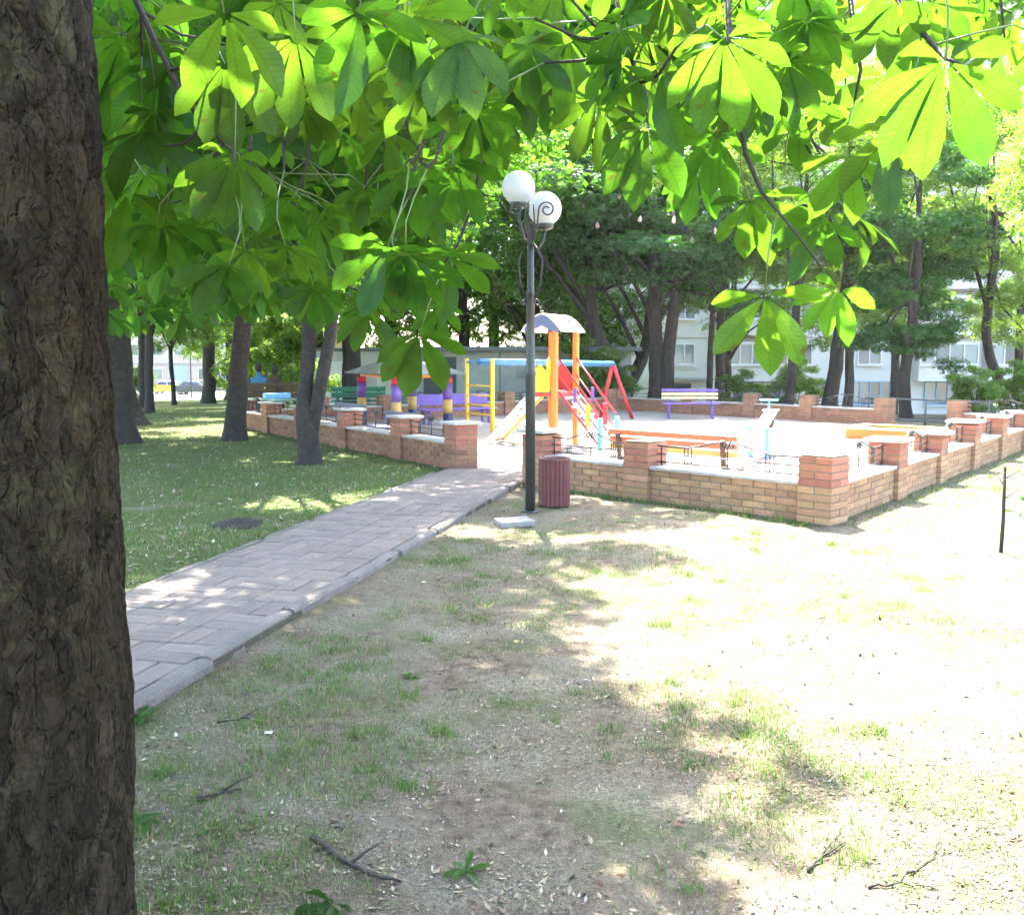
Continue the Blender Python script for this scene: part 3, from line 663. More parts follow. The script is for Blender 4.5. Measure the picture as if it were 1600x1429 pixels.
bz = gz(-6.6, 27.2)
bench((-6.45, 26.6, bz), R(190), 'long dark brown bench with two seated people beyond the left wall', 2.3, .44, .92, [M_brownw, M_brownw, M_brownw], M_iron, M_brownw, 3, 3)
bench((-4.3, 27.0, gz(-4.3, 27)), R(186), 'green bench half hidden behind the play house', 1.5, .42, .8, [M_greenp, M_greenp], M_greenp, M_greenp, 3)
# green table
tb = empty('picnic_table', (-5.25, 21.4, .01), R(-57), 'green topped table behind the left brick wall', 'table')
for k in range(3): MB().cbox((0, -.2 + .2 * k, .68), (1.5, .192, .03), .004).build('top_plank', M_greenp, tb)
for x in (-.55, .55):
    for y in (-.22, .22): MB().bar((x, y, 0), (x, y, .66), .05).build('leg', M_iron, tb)
tag(MB().cbox((0, 0, 0), (.55, .32, .13), .02).build('blue_bag', M_lblue, loc=(-5.25, 21.45, .77), rot=(0, 0, .5)), 'light blue bag lying on the green table', 'bag')

# ================================================================== seesaw
ss = empty('seesaw', (4.0, 15.5, .012), math.atan2(2.6, 1.05), 'white plank seesaw with blue stand, handle and tyre at its raised end', 'seesaw')
for y in (-.13, .13):
    MB().bar((-.10, y, 0), (0, y, .46), .055).build('stand_leg', M_lblue, ss); MB().bar((.10, y, 0), (0, y, .46), .055).build('stand_leg', M_lblue, ss)
MB().tube([(0, -.16, .43), (0, .16, .43)], .022, 8).build('pivot', M_iron, ss)
MB().bar((-1.35, 0, .24), (1.55, 0, .66), .20, .045).build('plank', M_white, ss)
for x in (-1.1, 1.15):
    z = .44 + x * .145
    MB().tube([(x, 0, z), (x, 0, z + .27)], .018, 7).tube([(x, -.16, z + .27), (x, .16, z + .27)], .018, 7).build('handle', M_lblue, ss)
ty = []
for k in range(17):
    a = 2 * math.pi * k / 16; ty.append((1.50 + .12 * math.cos(a), 0, .53 + .12 * math.sin(a)))
MB().tube(ty, .05, 8, cap=False).build('tyre', M_black, ss)
MB().cbox((1.45, 0, .685), (.3, .26, .03), .006).build('seat', M_white, ss)
MB().cbox((-1.25, 0, .29), (.3, .26, .03), .006).build('seat', M_white, ss)

# ================================================================== sandbox
sb = empty('sandbox', (7.6, 19.1, .012), 0, 'orange and yellow bordered sandbox behind the right wall', 'sandbox')
SO = Vector((7.6, 19.1, 0)); q4 = [Vector((6.7, 19.2, 0)), Vector((7.8, 18.15, 0)), Vector((8.55, 18.98, 0)), Vector((7.46, 20.02, 0))]
for i, m_ in enumerate((M_orange, M_orange, M_ochre, M_ochre)):
    a_, c_ = q4[i] - SO, q4[(i + 1) % 4] - SO
    MB().bar(a_ + Vector((0, 0, .10)), c_ + Vector((0, 0, .10)), .045, .20).build('border_board', m_, sb)
    d_ = (c_ - a_).normalized() * .0
    MB().bar(a_ + Vector((0, 0, .217 + .004 * (i % 2))), c_ + Vector((0, 0, .217 + .004 * (i % 2))), .20, .03).build('seat_board', M_white if i != 2 else M_ochre, sb)
sp_ = []
NS = 12
for i in range(NS + 1):
    for j in range(NS + 1):
        s_, t_ = i / NS, j / NS
        p = (q4[0] * (1 - s_) + q4[1] * s_) * (1 - t_) + (q4[3] * (1 - s_) + q4[2] * s_) * t_ - SO
        sp_.append((p.x, p.y, .10 + .06 * math.sin(math.pi * s_) * math.sin(math.pi * t_) + .03 * noise.noise(p * 4)))
MB().add(sp_, [(i * 13 + j, (i + 1) * 13 + j, (i + 1) * 13 + j + 1, i * 13 + j + 1) for i in range(12) for j in range(12)], 0, True).build('sand_fill', M_sand, sb)

# ================================================================== people on the far bench
def person(loc, rz, label, shirt, hair, lean=0.0, skin=(0.45, 0.28, 0.2)):
    r_ = empty('person', loc, rz, label, 'person')
    ms = mat('cloth', shirt, .9, None, 14, .3, 60); mh = mat('hair', hair, .7, None, 30, .4, 90); mk = mat('skin', skin, .55, None, 8); mj = mat('trousers', (.03, .035, .06), .9, None, 12, .3, 60)
    me = bpy.data.meshes.new('body')
    # seated, facing -y; pelvis at seat height 0.46
    V = [(0, .05, .56), (0, .07 + lean * .2, .78), (0, .06 + lean * .5, 1.0), (0, .04 + lean * .7, 1.12), (0, .02 + lean, 1.22),
         (-.17, .05 + lean * .6, 1.04), (-.23, .0, .82), (-.15, -.20, .66), (.17, .05 + lean * .6, 1.04), (.23, .0, .82), (.15, -.20, .66),
         (-.10, .02, .53), (-.12, -.38, .52), (-.12, -.42, .12), (-.12, -.54, .05), (.10, .02, .53), (.12, -.38, .52), (.12, -.42, .12), (.12, -.54, .05), (0, .0 + lean, 1.34)]
    E_ = [(0, 1), (1, 2), (2, 3), (3, 4), (2, 5), (5, 6), (6, 7), (2, 8), (8, 9), (9, 10), (0, 11), (11, 12), (12, 13), (13, 14), (0, 15), (15, 16), (16, 17), (17, 18), (4, 19)]
    rad = [.15, .145, .15, .075, .055, .07, .048, .035, .07, .048, .035, .10, .075, .05, .045, .10, .075, .05, .045, .085]
    me.from_pydata(V, E_, []); o = link('body', me, [ms], r_)
    md = o.modifiers.new('skin', 'SKIN'); sl = me.skin_vertices[0].data
    for i, q in enumerate(rad): sl[i].radius = (q, q * (.75 if i in (0, 1, 2) else 1)); sl[i].use_root = (i == 0)
    o.modifiers.new('sub', 'SUBSURF').levels = 2; o.modifiers['sub'].render_levels = 2
    # head with face, then hair
    h = MB(); c = Vector((0, lean - .01, 1.35)); 
    prof = []
    bmh = bmesh.new(); bmesh.ops.create_uvsphere(bmh, u_segments=20, v_segments=14, radius=.1)
    for w_ in bmh.verts:
        w_.co.x *= .78; w_.co.y *= .95; w_.co.z *= 1.15
        if w_.co.z < -.02: w_.co.x *= 1 + w_.co.z * 2.2
        if w_.co.y < -.085 and abs(w_.co.x) < .02 and -.035 < w_.co.z < .02: w_.co.y -= .018
    meh = bpy.data.meshes.new('head'); bmh.to_mesh(meh); bmh.free()
    for p in meh.polygons: p.use_smooth = True
    link('head', meh, [mk], r_, loc=c)
    for s in (-1, 1):
        MB().lathe([(0, -.012), (.014, -.012), (.016, 0), (.01, .02), (0, .022)], c + Vector((s * .079, .005, -.005)), n=8).build('ear', mk, r_)
        MB().lathe([(0, -.007), (.008, -.004), (.008, .004), (0, .007)], c + Vector((s * .03, -.090, .012)), n=8).build('eye', M_black, r_)
    bmh = bmesh.new(); bmesh.ops.create_uvsphere(bmh, u_segments=20, v_segments=14, radius=.112)
    for w_ in bmh.verts:
        w_.co.x *= .8; w_.co.z *= 1.12
        if w_.co.y < -.03: w_.co.y = -.03 - (w_.co.y + .03) * .3; w_.co.z = max(w_.co.z, .03)
        elif w_.co.z < -.03: w_.co.z *= 1.35
        w_.co += Vector((0, .012, .012)) + w_.normal * noise.noise(w_.co * 30) * .008
    meh = bpy.data.meshes.new('hair'); bmh.to_mesh(meh); bmh.free()
    for p in meh.polygons: p.use_smooth = True
    link('hair', meh, [mh], r_, loc=c)
    return r_
person((-6.98, 26.52, bz - .01), R(190), 'person in blue seated on the brown bench, seen from behind', (.05, .16, .28), (.012, .01, .009), -.02)
person((-6.55, 26.58, bz - .06), R(183), 'person in dark brown seated on the brown bench, seen from behind', (.06, .035, .03), (.018, .012, .009), -.06)

# ================================================================== shed and walls behind the playground
M_shed = mat('shed_wall', (0.30, 0.32, 0.27), 0.85, (0.22, 0.24, 0.20), 2.5, 0.3, 30)
M_shedd = mat('shed_door', (0.05, 0.06, 0.055), 0.7, (0.035, 0.04, 0.04), 4, 0.2, 30)
M_pale = mat('pale_plaster', (0.56, 0.53, 0.48), 0.9, (0.46, 0.43, 0.39), 1.2, 0.3, 20)
M_panelw = mat('panel_facade', (0.62, 0.61, 0.58), 0.9, (0.52, 0.51, 0.485), 0.35, 0.3, 8, wear=((0.36, 0.35, 0.33), .5, .66))
M_pink = mat('pink_plaster', (0.48, 0.38, 0.34), 0.9, (0.38, 0.31, 0.28), 0.6, 0.2, 10)
M_frame = mat('white_window_frame', (0.66, 0.66, 0.65), 0.5, (0.55, 0.55, 0.54), 4)
M_frameb = mat('blue_window_frame', (0.16, 0.33, 0.50), 0.5, (0.13, 0.27, 0.42), 4)
def glassmat(name, c):
    m, nt, out = newmat(name); L = nt.links.new
    bs = nd(nt, 'ShaderNodeBsdfPrincipled'); bs.inputs['Roughness'].default_value = 0.06; bs.inputs['Specular IOR Level'].default_value = 0.8
    oi = nd(nt, 'ShaderNodeObjectInfo'); hs = nd(nt, 'ShaderNodeHueSaturation'); hs.inputs['Color'].default_value = col(c)
    mr = nd(nt, 'ShaderNodeMapRange'); L(oi.outputs['Random'], mr.inputs[0]); mr.inputs[3].default_value = .35; mr.inputs[4].default_value = 1.6; L(mr.outputs[0], hs.inputs['Value'])
    L(hs.outputs[0], bs.inputs['Base Color']); L(bs.outputs[0], out.inputs[0]); return m
M_glass = glassmat('window_glass', (0.17, 0.21, 0.21))
M_glassd = glassmat('car_glass', (0.03, 0.04, 0.045))

sh = empty('shed', (0.2, 31.5, gz(.2, 31.5) - .1), R(8), 'long grey green shed with flat dark roof behind the play house', 'shed')
MB().box((0, 1.5, 1.0), (7.6, 3.0, 2.0)).build('wall', M_shed, sh)
MB().cbox((0, 1.4, 2.06), (8.1, 3.6, .14), .01).build('roof', M_roofg, sh)
for x in (-2.55,): MB().box((x, -.02, .95), (1.05, .05, 1.7)).build('door', M_shedd, sh)
for x in (1.0, 2.2, -.6):
    MB().box((x, -.015, 1.0), (.03, .04, 1.9)).build('batten', M_roofg, sh)
for x in (.35, 1.65): MB().box((x, -.02, 1.35), (.8, .05, .5)).build('shutter', mat('shutter', (.24, .26, .22), .8), sh)
for i, (x, y, w, h) in enumerate(((1.3, 28.9, .7, .5), (.65, 29.0, .55, .38))):
    bx_ = empty('white_box', (x, y, gz(x, y)), R(10 + 5 * i), ('tall' if i == 0 else 'short') + ' white utility box in front of the shed', 'box')
    MB().cbox((0, 0, h / 2 + .12), (w, .4, h), .01).build('body', M_pale, bx_); MB().cbox((0, 0, h + .135), (w + .05, .45, .03), .006).build('lid', M_white, bx_)
    for s in (-1, 1): MB().box((s * w * .35, 0, .06), (.08, .3, .12)).build('foot', M_stone, bx_)
pw_ = empty('white_garage', (-5.6, 37.5, gz(-5.6, 37.5) - .2), R(-6), 'white plastered garage seen between the left trunks and the play house', 'garage')
MB().box((0, 1.5, 1.15), (4.6, 3, 2.3)).build('wall', M_pale, pw_); MB().cbox((0, 1.5, 2.36), (5.0, 3.4, .12), .01).build('roof', M_roofg, pw_)
for x in (-1.1, 1.1): MB().cbox((x, -.02, .95), (1.5, .06, 1.9), .01).build('gate_leaf', M_white, pw_)
bw_ = empty('beige_house', (-12.5, 55, gz(-12.5, 55) - .2), R(4), 'beige house wall glimpsed above the brown bench', 'house')
MB().box((0, 2, 2.2), (6.5, 4, 4.4)).build('wall', mat('beige_plaster', (.60, .46, .30), .9, None, .8, .2, 10), bw_); MB().cbox((0, 2, 4.5), (7, 4.6, .2), .02).build('roof', M_roofg, bw_)
for x in (-1.8, 0.3, 2.2): 
    w_ = MB().box((x, -.03, 1.7), (1.0, .06, 1.2)).build('window', M_frame, bw_); MB().box((x, -.065, 1.7), (.84, .02, 1.04)).build('pane', M_glass, w_)

# ================================================================== apartment blocks
def window(parent, x, z, w, h, n, fm, y=-.04):
    f = MB(); t = .07
    f.box((x, y, z + h / 2 - t / 2), (w, .09, t)).box((x, y, z - h / 2 + t / 2), (w, .09, t))
    for k in range(n + 1): f.box((x - w / 2 + t / 2 + (w - t) * k / n, y - .002, z), (t, .09, h - t * 2))
    fo = f.build('window', fm, parent)
    pw = (w - t) / n
    for k in range(n):
        MB().box((x - w / 2 + t / 2 + pw * (k + .5), y + .02, z), (pw - t, .02, h - t * 2)).build('pane', M_glass, fo)
    MB().box((x, y - .08, z - h / 2 - .03), (w + .12, .2, .05)).build('sill', M_frame, fo)
AB = empty('apartment_block', (8.0, 60, gz(20, 57) - .1), 0, 'pale panel apartment block with rows of white framed windows behind the trees', 'apartment building')
zb = AB.location.z
MB().box((19, 6, 12.5), (46, 12, 25.5)).build('wall', M_panelw, AB)
for fl in range(8):
    z0 = 2.9 - zb - 1.85 + fl * 2.8                      # sill bands relative to the block's base
for fl in range(8):
    zc = (1.86 - zb) + fl * 2.8
    j = MB(); j.box((19, -.02, zc + 1.02), (46.05, .06, .05)); j.build('panel_joint', M_stone, AB)
    if fl > 0: MB().box((19, -.42, zc - 1.9 + .0), (1, .1, .1)) if False else None
    for c_, (x0, n_, w_) in enumerate(((-2.3, 3, 2.0), (2.7, 2, 1.3), (7.8, 7, 5.0), (14.2, 2, 1.5), (18.8, 4, 3.4), (23.4, 5, 4.0), (28.4, 2, 1.6), (33, 5, 4))):
        if n_ >= 4:
            pb = MB(); pb.box((x0, -.45, zc - 1.15), (w_ + .3, .9, 1.0)); pb.build('balcony', M_panelw, AB)
            window(AB, x0, zc, w_ + .2, 1.32, n_, M_frame, y=-.86)
            MB().box((x0, -.45, zc + .72), (w_ + .3, .9, .10)).build('balcony_slab', M_panelw, AB)
            for s in (-1, 1): MB().box((x0 + s * (w_ / 2 + .12), -.40, zc), (.06, .8, 1.32)).build('balcony_cheek', M_panelw, AB)
        else: window(AB, x0, zc, w_, 1.32, n_, M_frame)
# ground floor with blue frames and an entrance canopy
zc = (-.55 - zb)
for (x0, n_, w_) in ((7.6, 6, 3.6), (14.3, 4, 2.6), (18.8, 3, 2.2), (24, 4, 3.2)): window(AB, x0, zc, w_, 1.5, n_, M_frameb)
cn = MB().box((2.4, -.9, 1.35 - zb - 1.0), (3.6, 1.8, .14)).build('entrance_canopy', M_stone, AB)
for x in (.8, 4.0): MB().box((x, -1.6, (.27 - zb) / 2 - .05), (.14, .14, .27 - zb)).build('canopy_post', M_stone, cn)
MB().box((2.4, -.03, 1.0), (1.5, .08, 2.0)).build('door', M_shedd, AB)
MB().cbox((19, 6, 25.4), (46.6, 12.6, .3), .03).build('roof', M_roofg, AB)

PB = empty('pink_house', (-38.5, 125, -2.4), 0, 'pinkish apartment house far behind the parked cars', 'apartment building')
MB().box((0, 5, 7), (26, 10, 14)).build('wall', M_pink, PB); MB().cbox((0, 5, 14.2), (27, 11, .4), .03).build('roof', M_roofg, PB)
for fl in range(4):
    for k in range(8):
        x = -10.5 + 3 * k
        if fl == 0 and k in (2, 6): MB().box((x, -.05, 1.6), (1.9, .12, 3.0)).build('door', mat('pale_blue_door', (.34, .42, .56), .6), PB); continue
        w_ = MB().box((x, -.05, 2.0 + fl * 3.1), (1.5, .1, 1.6)).build('window', M_frame, PB); MB().box((x, -.11, 2.0 + fl * 3.1), (1.25, .03, 1.35)).build('pane', M_glass, w_)
MB().box((0, -.06, 3.3), (26.02, .14, .22)).build('cornice', M_stone, PB)
# far road
rd = MB().add([(-90, 100, -2.285), (30, 100, -2.285), (30, 114, -2.285), (-90, 114, -2.285)], [(0, 1, 2, 3)]).build('road', mat('asphalt', (.17, .165, .16), .95, (.12, .118, .115), 3, .4, 30))
tag(rd, 'grey road far beyond the lawn', 'road', kind='structure')

# ================================================================== parked cars
def car(loc, rz, label, paint, roof=None):
    r_ = empty('parked_car', loc, rz, label, 'car', 'cars parked beyond the lawns')
    pm = mat('car_paint', paint, .3, tuple(q * .85 for q in paint), 3, 0, None, spec=.6)
    rm = mat('car_roof_paint', roof, .3, None, 3) if roof else pm
    W = 1.72
    body = [(-2.1, .32), (-2.12, .62), (-2.02, .80), (-1.35, .92), (-1.1, .95), (1.25, .98), (1.95, .95), (2.08, .82), (2.1, .35), (1.75, .24), (-1.75, .24)]
    MB().prism(body, (1, 0, 0), (0, 0, 1), (0, -W / 2, 0), (0, W, 0)).build('body', pm, r_)
    def sec(z, x0, x1, w): return [(x0, -w / 2, z), (x1, -w / 2, z), (x1, w / 2, z), (x0, w / 2, z)]
    gl = MB(); V = sec(.93, -1.12, 1.5, 1.56) + sec(1.38, -.42, .98, 1.26); gl.add(V, [(0, 1, 5, 4), (1, 2, 6, 5), (2, 3, 7, 6), (3, 0, 4, 7)]); gl.build('glass', M_glassd, r_)
    rf = MB(); V = sec(1.375, -.47, 1.03, 1.30) + sec(1.45, -.25, .82, 1.10); rf.add(V, [(0, 1, 2, 3), (7, 6, 5, 4), (0, 1, 5, 4), (1, 2, 6, 5), (2, 3, 7, 6), (3, 0, 4, 7)]); rf.build('roof', rm, r_)
    for s in (-1, 1):
        pl = MB()
        for (a_, c_) in (((-1.14, .93), (-.45, 1.39)), ((.15, .93), (.18, 1.39)), ((1.52, .93), (1.01, 1.39))): pl.bar((a_[0], s * .785, a_[1]), (c_[0], s * .64, c_[1]), .06, .05)
        pl.build('pillar', rm, r_)
        for x in (-1.3, 1.32):
            wl_ = MB(); ring = [(x + .24 * math.cos(2 * math.pi * k / 18), s * .78, .32 + .24 * math.sin(2 * math.pi * k / 18)) for k in range(19)]
            wl_.tube(ring, .085, 8, cap=False); wo = wl_.build('wheel', M_black, r_)
            MB().tube([(x, s * .74, .32), (x, s * .84, .32)], .18, 14).build('rim', M_coping, wo)
        MB().cbox((-2.06, s * .6, .68), (.12, .32, .15), .03).build('headlight', M_white, r_)
        MB().cbox((2.05, s * .62, .74), (.1, .28, .16), .03).build('tail_light', M_red, r_)
        MB().cbox((-.85, s * .93, 1.0), (.12, .16, .11), .03).build('mirror', pm, r_)
    return r_
car((-37.9, 107, -2.28), R(178), 'yellow car with white roof parked beyond the far left lawn', (.62, .50, .03), (.7, .7, .68))
car((-34.6, 105, -2.28), R(176), 'dark blue black car parked beyond the far left lawn', (.012, .018, .032))
car((21.8, 43.5, gz(21.8, 43.5)), R(-82), 'silver grey car parked beyond the right wall railings', (.40, .42, .44))
for (x, y, h, lb) in ((-16.4, 42.5, 1.9, 'thin dark post on the far left lawn'), (-24, 72, 4.5, 'slim grey pole near the parked cars')):
    p_ = empty('post', (x, y, gz(x, y)), 0, lb, 'post'); MB().tube([(0, 0, -.1), (0, 0, h)], .045, 8).build('pole', M_iron, p_); MB().lathe([(0, h), (.06, h), (.06, h + .03), (0, h + .05)], n=8).build('cap', M_iron, p_)
# low railing of the gateway in the far wall
gr = empty('gate_railing', FC + FWD * 9.9 + Vector((.45, .55, 0)), math.atan2(FWD.y, FWD.x), 'low grey railing beyond the gateway of the far wall', 'railing')
for z in (.12, .62): MB().tube([(-1.6, 0, z), (1.6, 0, z)], .022, 7).build('rail', M_roofg, gr)
for x in (-1.5, 0, 1.5): MB().tube([(x, 0, -.05), (x, 0, .66)], .025, 7).build('post', M_roofg, gr)

# ================================================================== vegetation meshes
def leaflet(L_, w, fold, droop, n=6, tip=.06):
    """obovate leaflet along +y; returns verts, tri/quad faces, uv"""
    V = []; U = []
    ts = [0, .12, .26, .42, .57, .70, .82, .92, 1.0]
    prof = [0.10, 0.27, 0.50, 0.74, 0.93, 1.0, 0.86, 0.46, 0.0]
    for k, (t, p) in enumerate(zip(ts, prof)):
        y = L_ * t; z = -droop * L_ * t * t
        hw = w / 2 * p; rip = .10 * hw * math.sin(k * 2.1 + droop * 30)
        V += [(-hw, y, z + fold * hw + rip), (0, y, z), (hw, y, z + fold * hw - rip)]; U += [(-p, t), (0, t), (p, t)]
    Fq = []
    for i in range(len(ts) - 1):
        a = i * 3
        Fq += [(a, a + 1, a + 4, a + 3), (a + 1, a + 2, a + 5, a + 4)]
    return V, Fq, U
def palmate(seed, n7=7, size=.15):
    r = random.Random(seed); V = []; F_ = []; U = []
    angs = {7: (0, 33, -33, 70, -70, 112, -112), 5: (0, 44, -44, 92, -92)}[n7]; ln = {7: (1, .96, .96, .80, .80, .50, .50), 5: (1, .92, .92, .62, .62)}[n7]
    for a, l in zip(angs, ln):
        L_ = size * l * r.uniform(.92, 1.06); v_, f_, u_ = leaflet(L_, L_ * r.uniform(.36, .42), r.uniform(.15, .50), r.uniform(.10, .55))
        A = Matrix.Rotation(R(a + r.gauss(0, 4)), 3, 'Z') @ Matrix.Rotation(R(r.gauss(-6, 9)), 3, 'X') @ Matrix.Rotation(R(r.gauss(0, 10)), 3, 'Y')
        b = len(V)
        for p in v_:
            q = A @ Vector((p[0], p[1] + .012 * size / .15, p[2])); V.append(tuple(q))
        F_ += [tuple(b + i for i in f) for f in f_]; U += u_
    return V, F_, U
LEAF = []
for s in range(10):
    V, F_, U = palmate(s, 7 if s % 4 else 5); me = np_mesh('leaf', V, F_, smooth=True, uv=U); me.materials.append(M_leaf); LEAF.append(me)

# batched simple palmate leaf for crowns: 5 leaflets of 2 tris (4 verts)
def simple_leaf(nl=5):
    V = []; F_ = []
    angs = (0, 42, -42, 88, -88) if nl == 5 else (0, 60, -60)
    for k, a in enumerate(angs[:nl]):
        l = (1, .93, .93, .66, .66)[k]; w = .40 * l
        c, s = math.cos(R(a)), math.sin(R(a)); b = len(V)
        for (x, y, z) in ((0, .03, 0), (w / 2, l * .66, -.10 * l), (0, l, -.30 * l), (-w / 2, l * .66, -.10 * l)):
            V.append((c * x - s * y, s * x + c * y, z))
        F_ += [(b, b + 1, b + 2), (b, b + 2, b + 3)]
    return np.array(V), np.array(F_)
SL5 = simple_leaf(5); SL3 = simple_leaf(3)
def scatter(P, N, S, tmpl, seed):
    """place copies of a template at P with normals N and sizes S"""
    g_ = np.random.default_rng(seed); n = len(P); TV, TF = tmpl
    N = N / np.linalg.norm(N, axis=1, keepdims=True)
    h = g_.normal(size=(n, 3)); T = h - (h * N).sum(1, keepdims=True) * N; T /= np.linalg.norm(T, axis=1, keepdims=True)
    B = np.cross(T, N)
    V = P[:, None, :] + S[:, None, None] * (TV[None, :, 0:1] * B[:, None, :] + TV[None, :, 1:2] * T[:, None, :] + TV[None, :, 2:3] * N[:, None, :])
    F_ = (np.arange(n)[:, None, None] * len(TV) + TF[None]).reshape(-1, TF.shape[1])
    return V.reshape(-1, 3), F_
def crown_mesh(name, seed, n, m, leaf=.2, clumps=46, rad=(4, 4, 3.4), clump_r=1.0, tmpl=None, shell=.45, flat=.55):
    g_ = np.random.default_rng(seed)
    d = g_.normal(size=(clumps, 3)); d /= np.linalg.norm(d, axis=1, keepdims=True)
    rr = (shell + (1 - shell) * g_.random(clumps) ** .7)[:, None]
    Cn = d * rr * np.array(rad) * np.array([1, 1, 1])
    Cn += g_.normal(size=Cn.shape) * .25
    cr = clump_r * g_.uniform(.65, 1.35, clumps)
    wgt = cr ** 2; wgt /= wgt.sum()
    ci = g_.choice(clumps, n, p=wgt)
    q = g_.normal(size=(n, 3)); q /= np.linalg.norm(q, axis=1, keepdims=True)
    q *= (g_.random(n) ** .45)[:, None]
    P = Cn[ci] + q * cr[ci][:, None] * np.array([1.15, 1.15, flat])
    N = q * .8 + np.array([0, 0, .9]) + g_.normal(size=(n, 3)) * .45
    S = leaf * g_.uniform(.65, 1.25, n)
    V, F_ = scatter(P, N, S, tmpl or SL5, seed + 1)
    me = np_mesh(name, V, F_); me.materials.append(m)
    return me, Cn
CR = {}
CR['c1'] = crown_mesh('crown', 11, 10500, M_leaf2, .19)
CR['c2'] = crown_mesh('crown', 12, 10500, M_leaf2, .19, clumps=40, rad=(4, 4, 3.8))
CR['d1'] = crown_mesh('crown', 13, 11000, M_leaf4, .20, clumps=42, rad=(4, 4, 4.2))
CR['m1'] = crown_mesh('crown', 14, 10000, M_leaf3, .16, clumps=52, clump_r=.9, tmpl=SL3)
CR['m2'] = crown_mesh('crown', 15, 10000, M_leaf3, .17, clumps=44, rad=(4, 4, 4.6), tmpl=SL3)
CR['s1'] = crown_mesh('crown', 16, 3800, M_leaf3, .10, clumps=26, rad=(1.0, 1.0, .9), clump_r=.36, tmpl=SL3)

def tree(label, path_, rads, crowns, seed=0, flare=1.35, limbs=6, name='tree', cat='tree', group=None, blossoms=0, extra=None):
    """path_: absolute points from the base up"""
    r = random.Random(seed); base = Vector(path_[0]); root = empty(name, base, 0, label, cat, group)
    P = [Vector(p) - base for p in path_]
    # resample with Catmull-like smoothing
    pts = []; rs = []
    m_ = len(P)
    for i in range(m_ - 1):
        p0, p1, p2, p3 = P[max(i - 1, 0)], P[i], P[i + 1], P[min(i + 2, m_ - 1)]
        k = 7
        for s in range(k):
            t = s / k
            q = .5 * ((2 * p1) + (p2 - p0) * t + (2 * p0 - 5 * p1 + 4 * p2 - p3) * t * t + (3 * p1 - p0 - 3 * p2 + p3) * t ** 3)
            pts.append(q); rs.append(rads[i] + (rads[i + 1] - rads[i]) * t)
    pts.append(P[-1]); rs.append(rads[-1])
    for i, q in enumerate(pts):
        if q.z < .6: rs[i] *= 1 + (flare - 1) * (1 - q.z / .6) ** 2
        pts[i] = q + Vector((noise.noise(q * 1.3 + base), noise.noise(q * 1.3 - base), 0)) * rs[i] * .35
    pts.insert(0, pts[0] - Vector((0, 0, .25))); rs.insert(0, rs[0] * 1.1)
    tb_ = MB(); tb_.tube(pts, rs, 14)
    # lumpy flare
    for j in range(len(tb_.v)):
        q = Vector(tb_.v[j]); tb_.v[j] = tuple(q + Vector((noise.noise(q * 4 + base), noise.noise(q * 4 - base), 0)) * .022)
    if extra:
        for (ep, er) in extra: tb_.tube([Vector(p) - base for p in ep], er, 12)
    for (key, loc, sc_, rz) in crowns:
        cl_ = CR[key][1]; loc_ = Vector(loc) - base; sc3 = Vector(sc_ if hasattr(sc_, '__len__') else (sc_,) * 3)
        Mz = Matrix.Rotation(rz, 3, 'Z')
        for k in range(limbs):
            c_ = Vector(cl_[r.randrange(len(cl_))]); tgt = loc_ + Mz @ Vector((c_.x * sc3.x, c_.y * sc3.y, c_.z * sc3.z))
            i0 = r.randrange(int(len(pts) * .55), len(pts)); st_ = pts[i0]
            md_ = (st_ + tgt) / 2 + Vector((r.uniform(-.3, .3), r.uniform(-.3, .3), r.uniform(0, .5)))
            r0 = min(rs[i0] * .55, .09)
            tb_.tube([st_, (st_ * .6 + md_ * .4) + Vector((0, 0, .1)), md_, tgt], [r0, r0 * .8, r0 * .55, .012], 6)
    tb_.build('trunk', M_bark, root)
    for (key, loc, sc_, rz) in crowns:
        o = link('crown', CR[key][0], parent=root, loc=Vector(loc) - base, rot=(0, 0, rz), scale=sc_)
        for k in range(blossoms):
            c_ = CR[key][1]; 
            for _ in range(40):
                cc = Vector(c_[r.randrange(len(c_))]); w = Matrix.Rotation(rz, 3, 'Z') @ cc
                if w.y < 0 and cc.z > -1.5: break
            b_ = MB(); h_ = r.uniform(.18, .26)
            b_.lathe([(0, 0), (.055, .03), (.06, .08), (.04, h_ * .7), (0, h_)], n=8)
            s3 = o.scale; b_.build('blossom', M_blossom, root, loc=Vector(loc) - base + Vector((w.x * s3[0], (w.y - .45) * s3[1], w.z * s3[2] + .5)), rot=(r.gauss(0, .15), r.gauss(0, .15), 0))
    return root

def up(px, py_top, d): return at(px, py_top, d)
# --- left lawn
T = tree
T('thick dark tree on the left lawn beside the near end of the brown wall', [(-5.47, 18.8, 0), (-5.35, 18.8, 1.1), (-5.2, 18.7, 2.2), (-5.1, 18.6, 4.2), (-5.0, 18.6, 6.5)], [.205, .185, .165, .13, .08], [('c1', (-5.1, 18.4, 5.6), (1.05, 1.05, .95), .4)], 1)
T('forked tree with two leaning trunks in front of the brown brick wall', [(-3.14, 14.55, 0), (-3.12, 14.55, .55), (-3.13, 14.55, .95), (-3.06, 14.5, 1.7), (-3.03, 14.4, 2.6), (-3.15, 14.3, 4.5), (-3.3, 14.3, 6.5)], [.17, .155, .115, .105, .10, .08, .05],
  [('c2', (-3.5, 14.6, 6.2), (.95, 1.0, .85), 1.9), ('c1', (-3.0, 10.9, 7.9), (.72, 1.0, .6), .5), ('c2', (-1.1, 13.9, 8.2), (.5, .52, .42), 2.5)], 2, 1.3, extra=[([(-3.07, 14.55, .30), (-2.99, 14.53, .75), (-2.86, 14.5, 1.3), (-2.73, 14.5, 1.9), (-2.64, 14.5, 2.6), (-2.5, 14.4, 3.9), (-2.3, 14.4, 5.8)], [.09, .105, .098, .092, .088, .075, .05])])  # second and third crowns added out of view to shade path and lamp
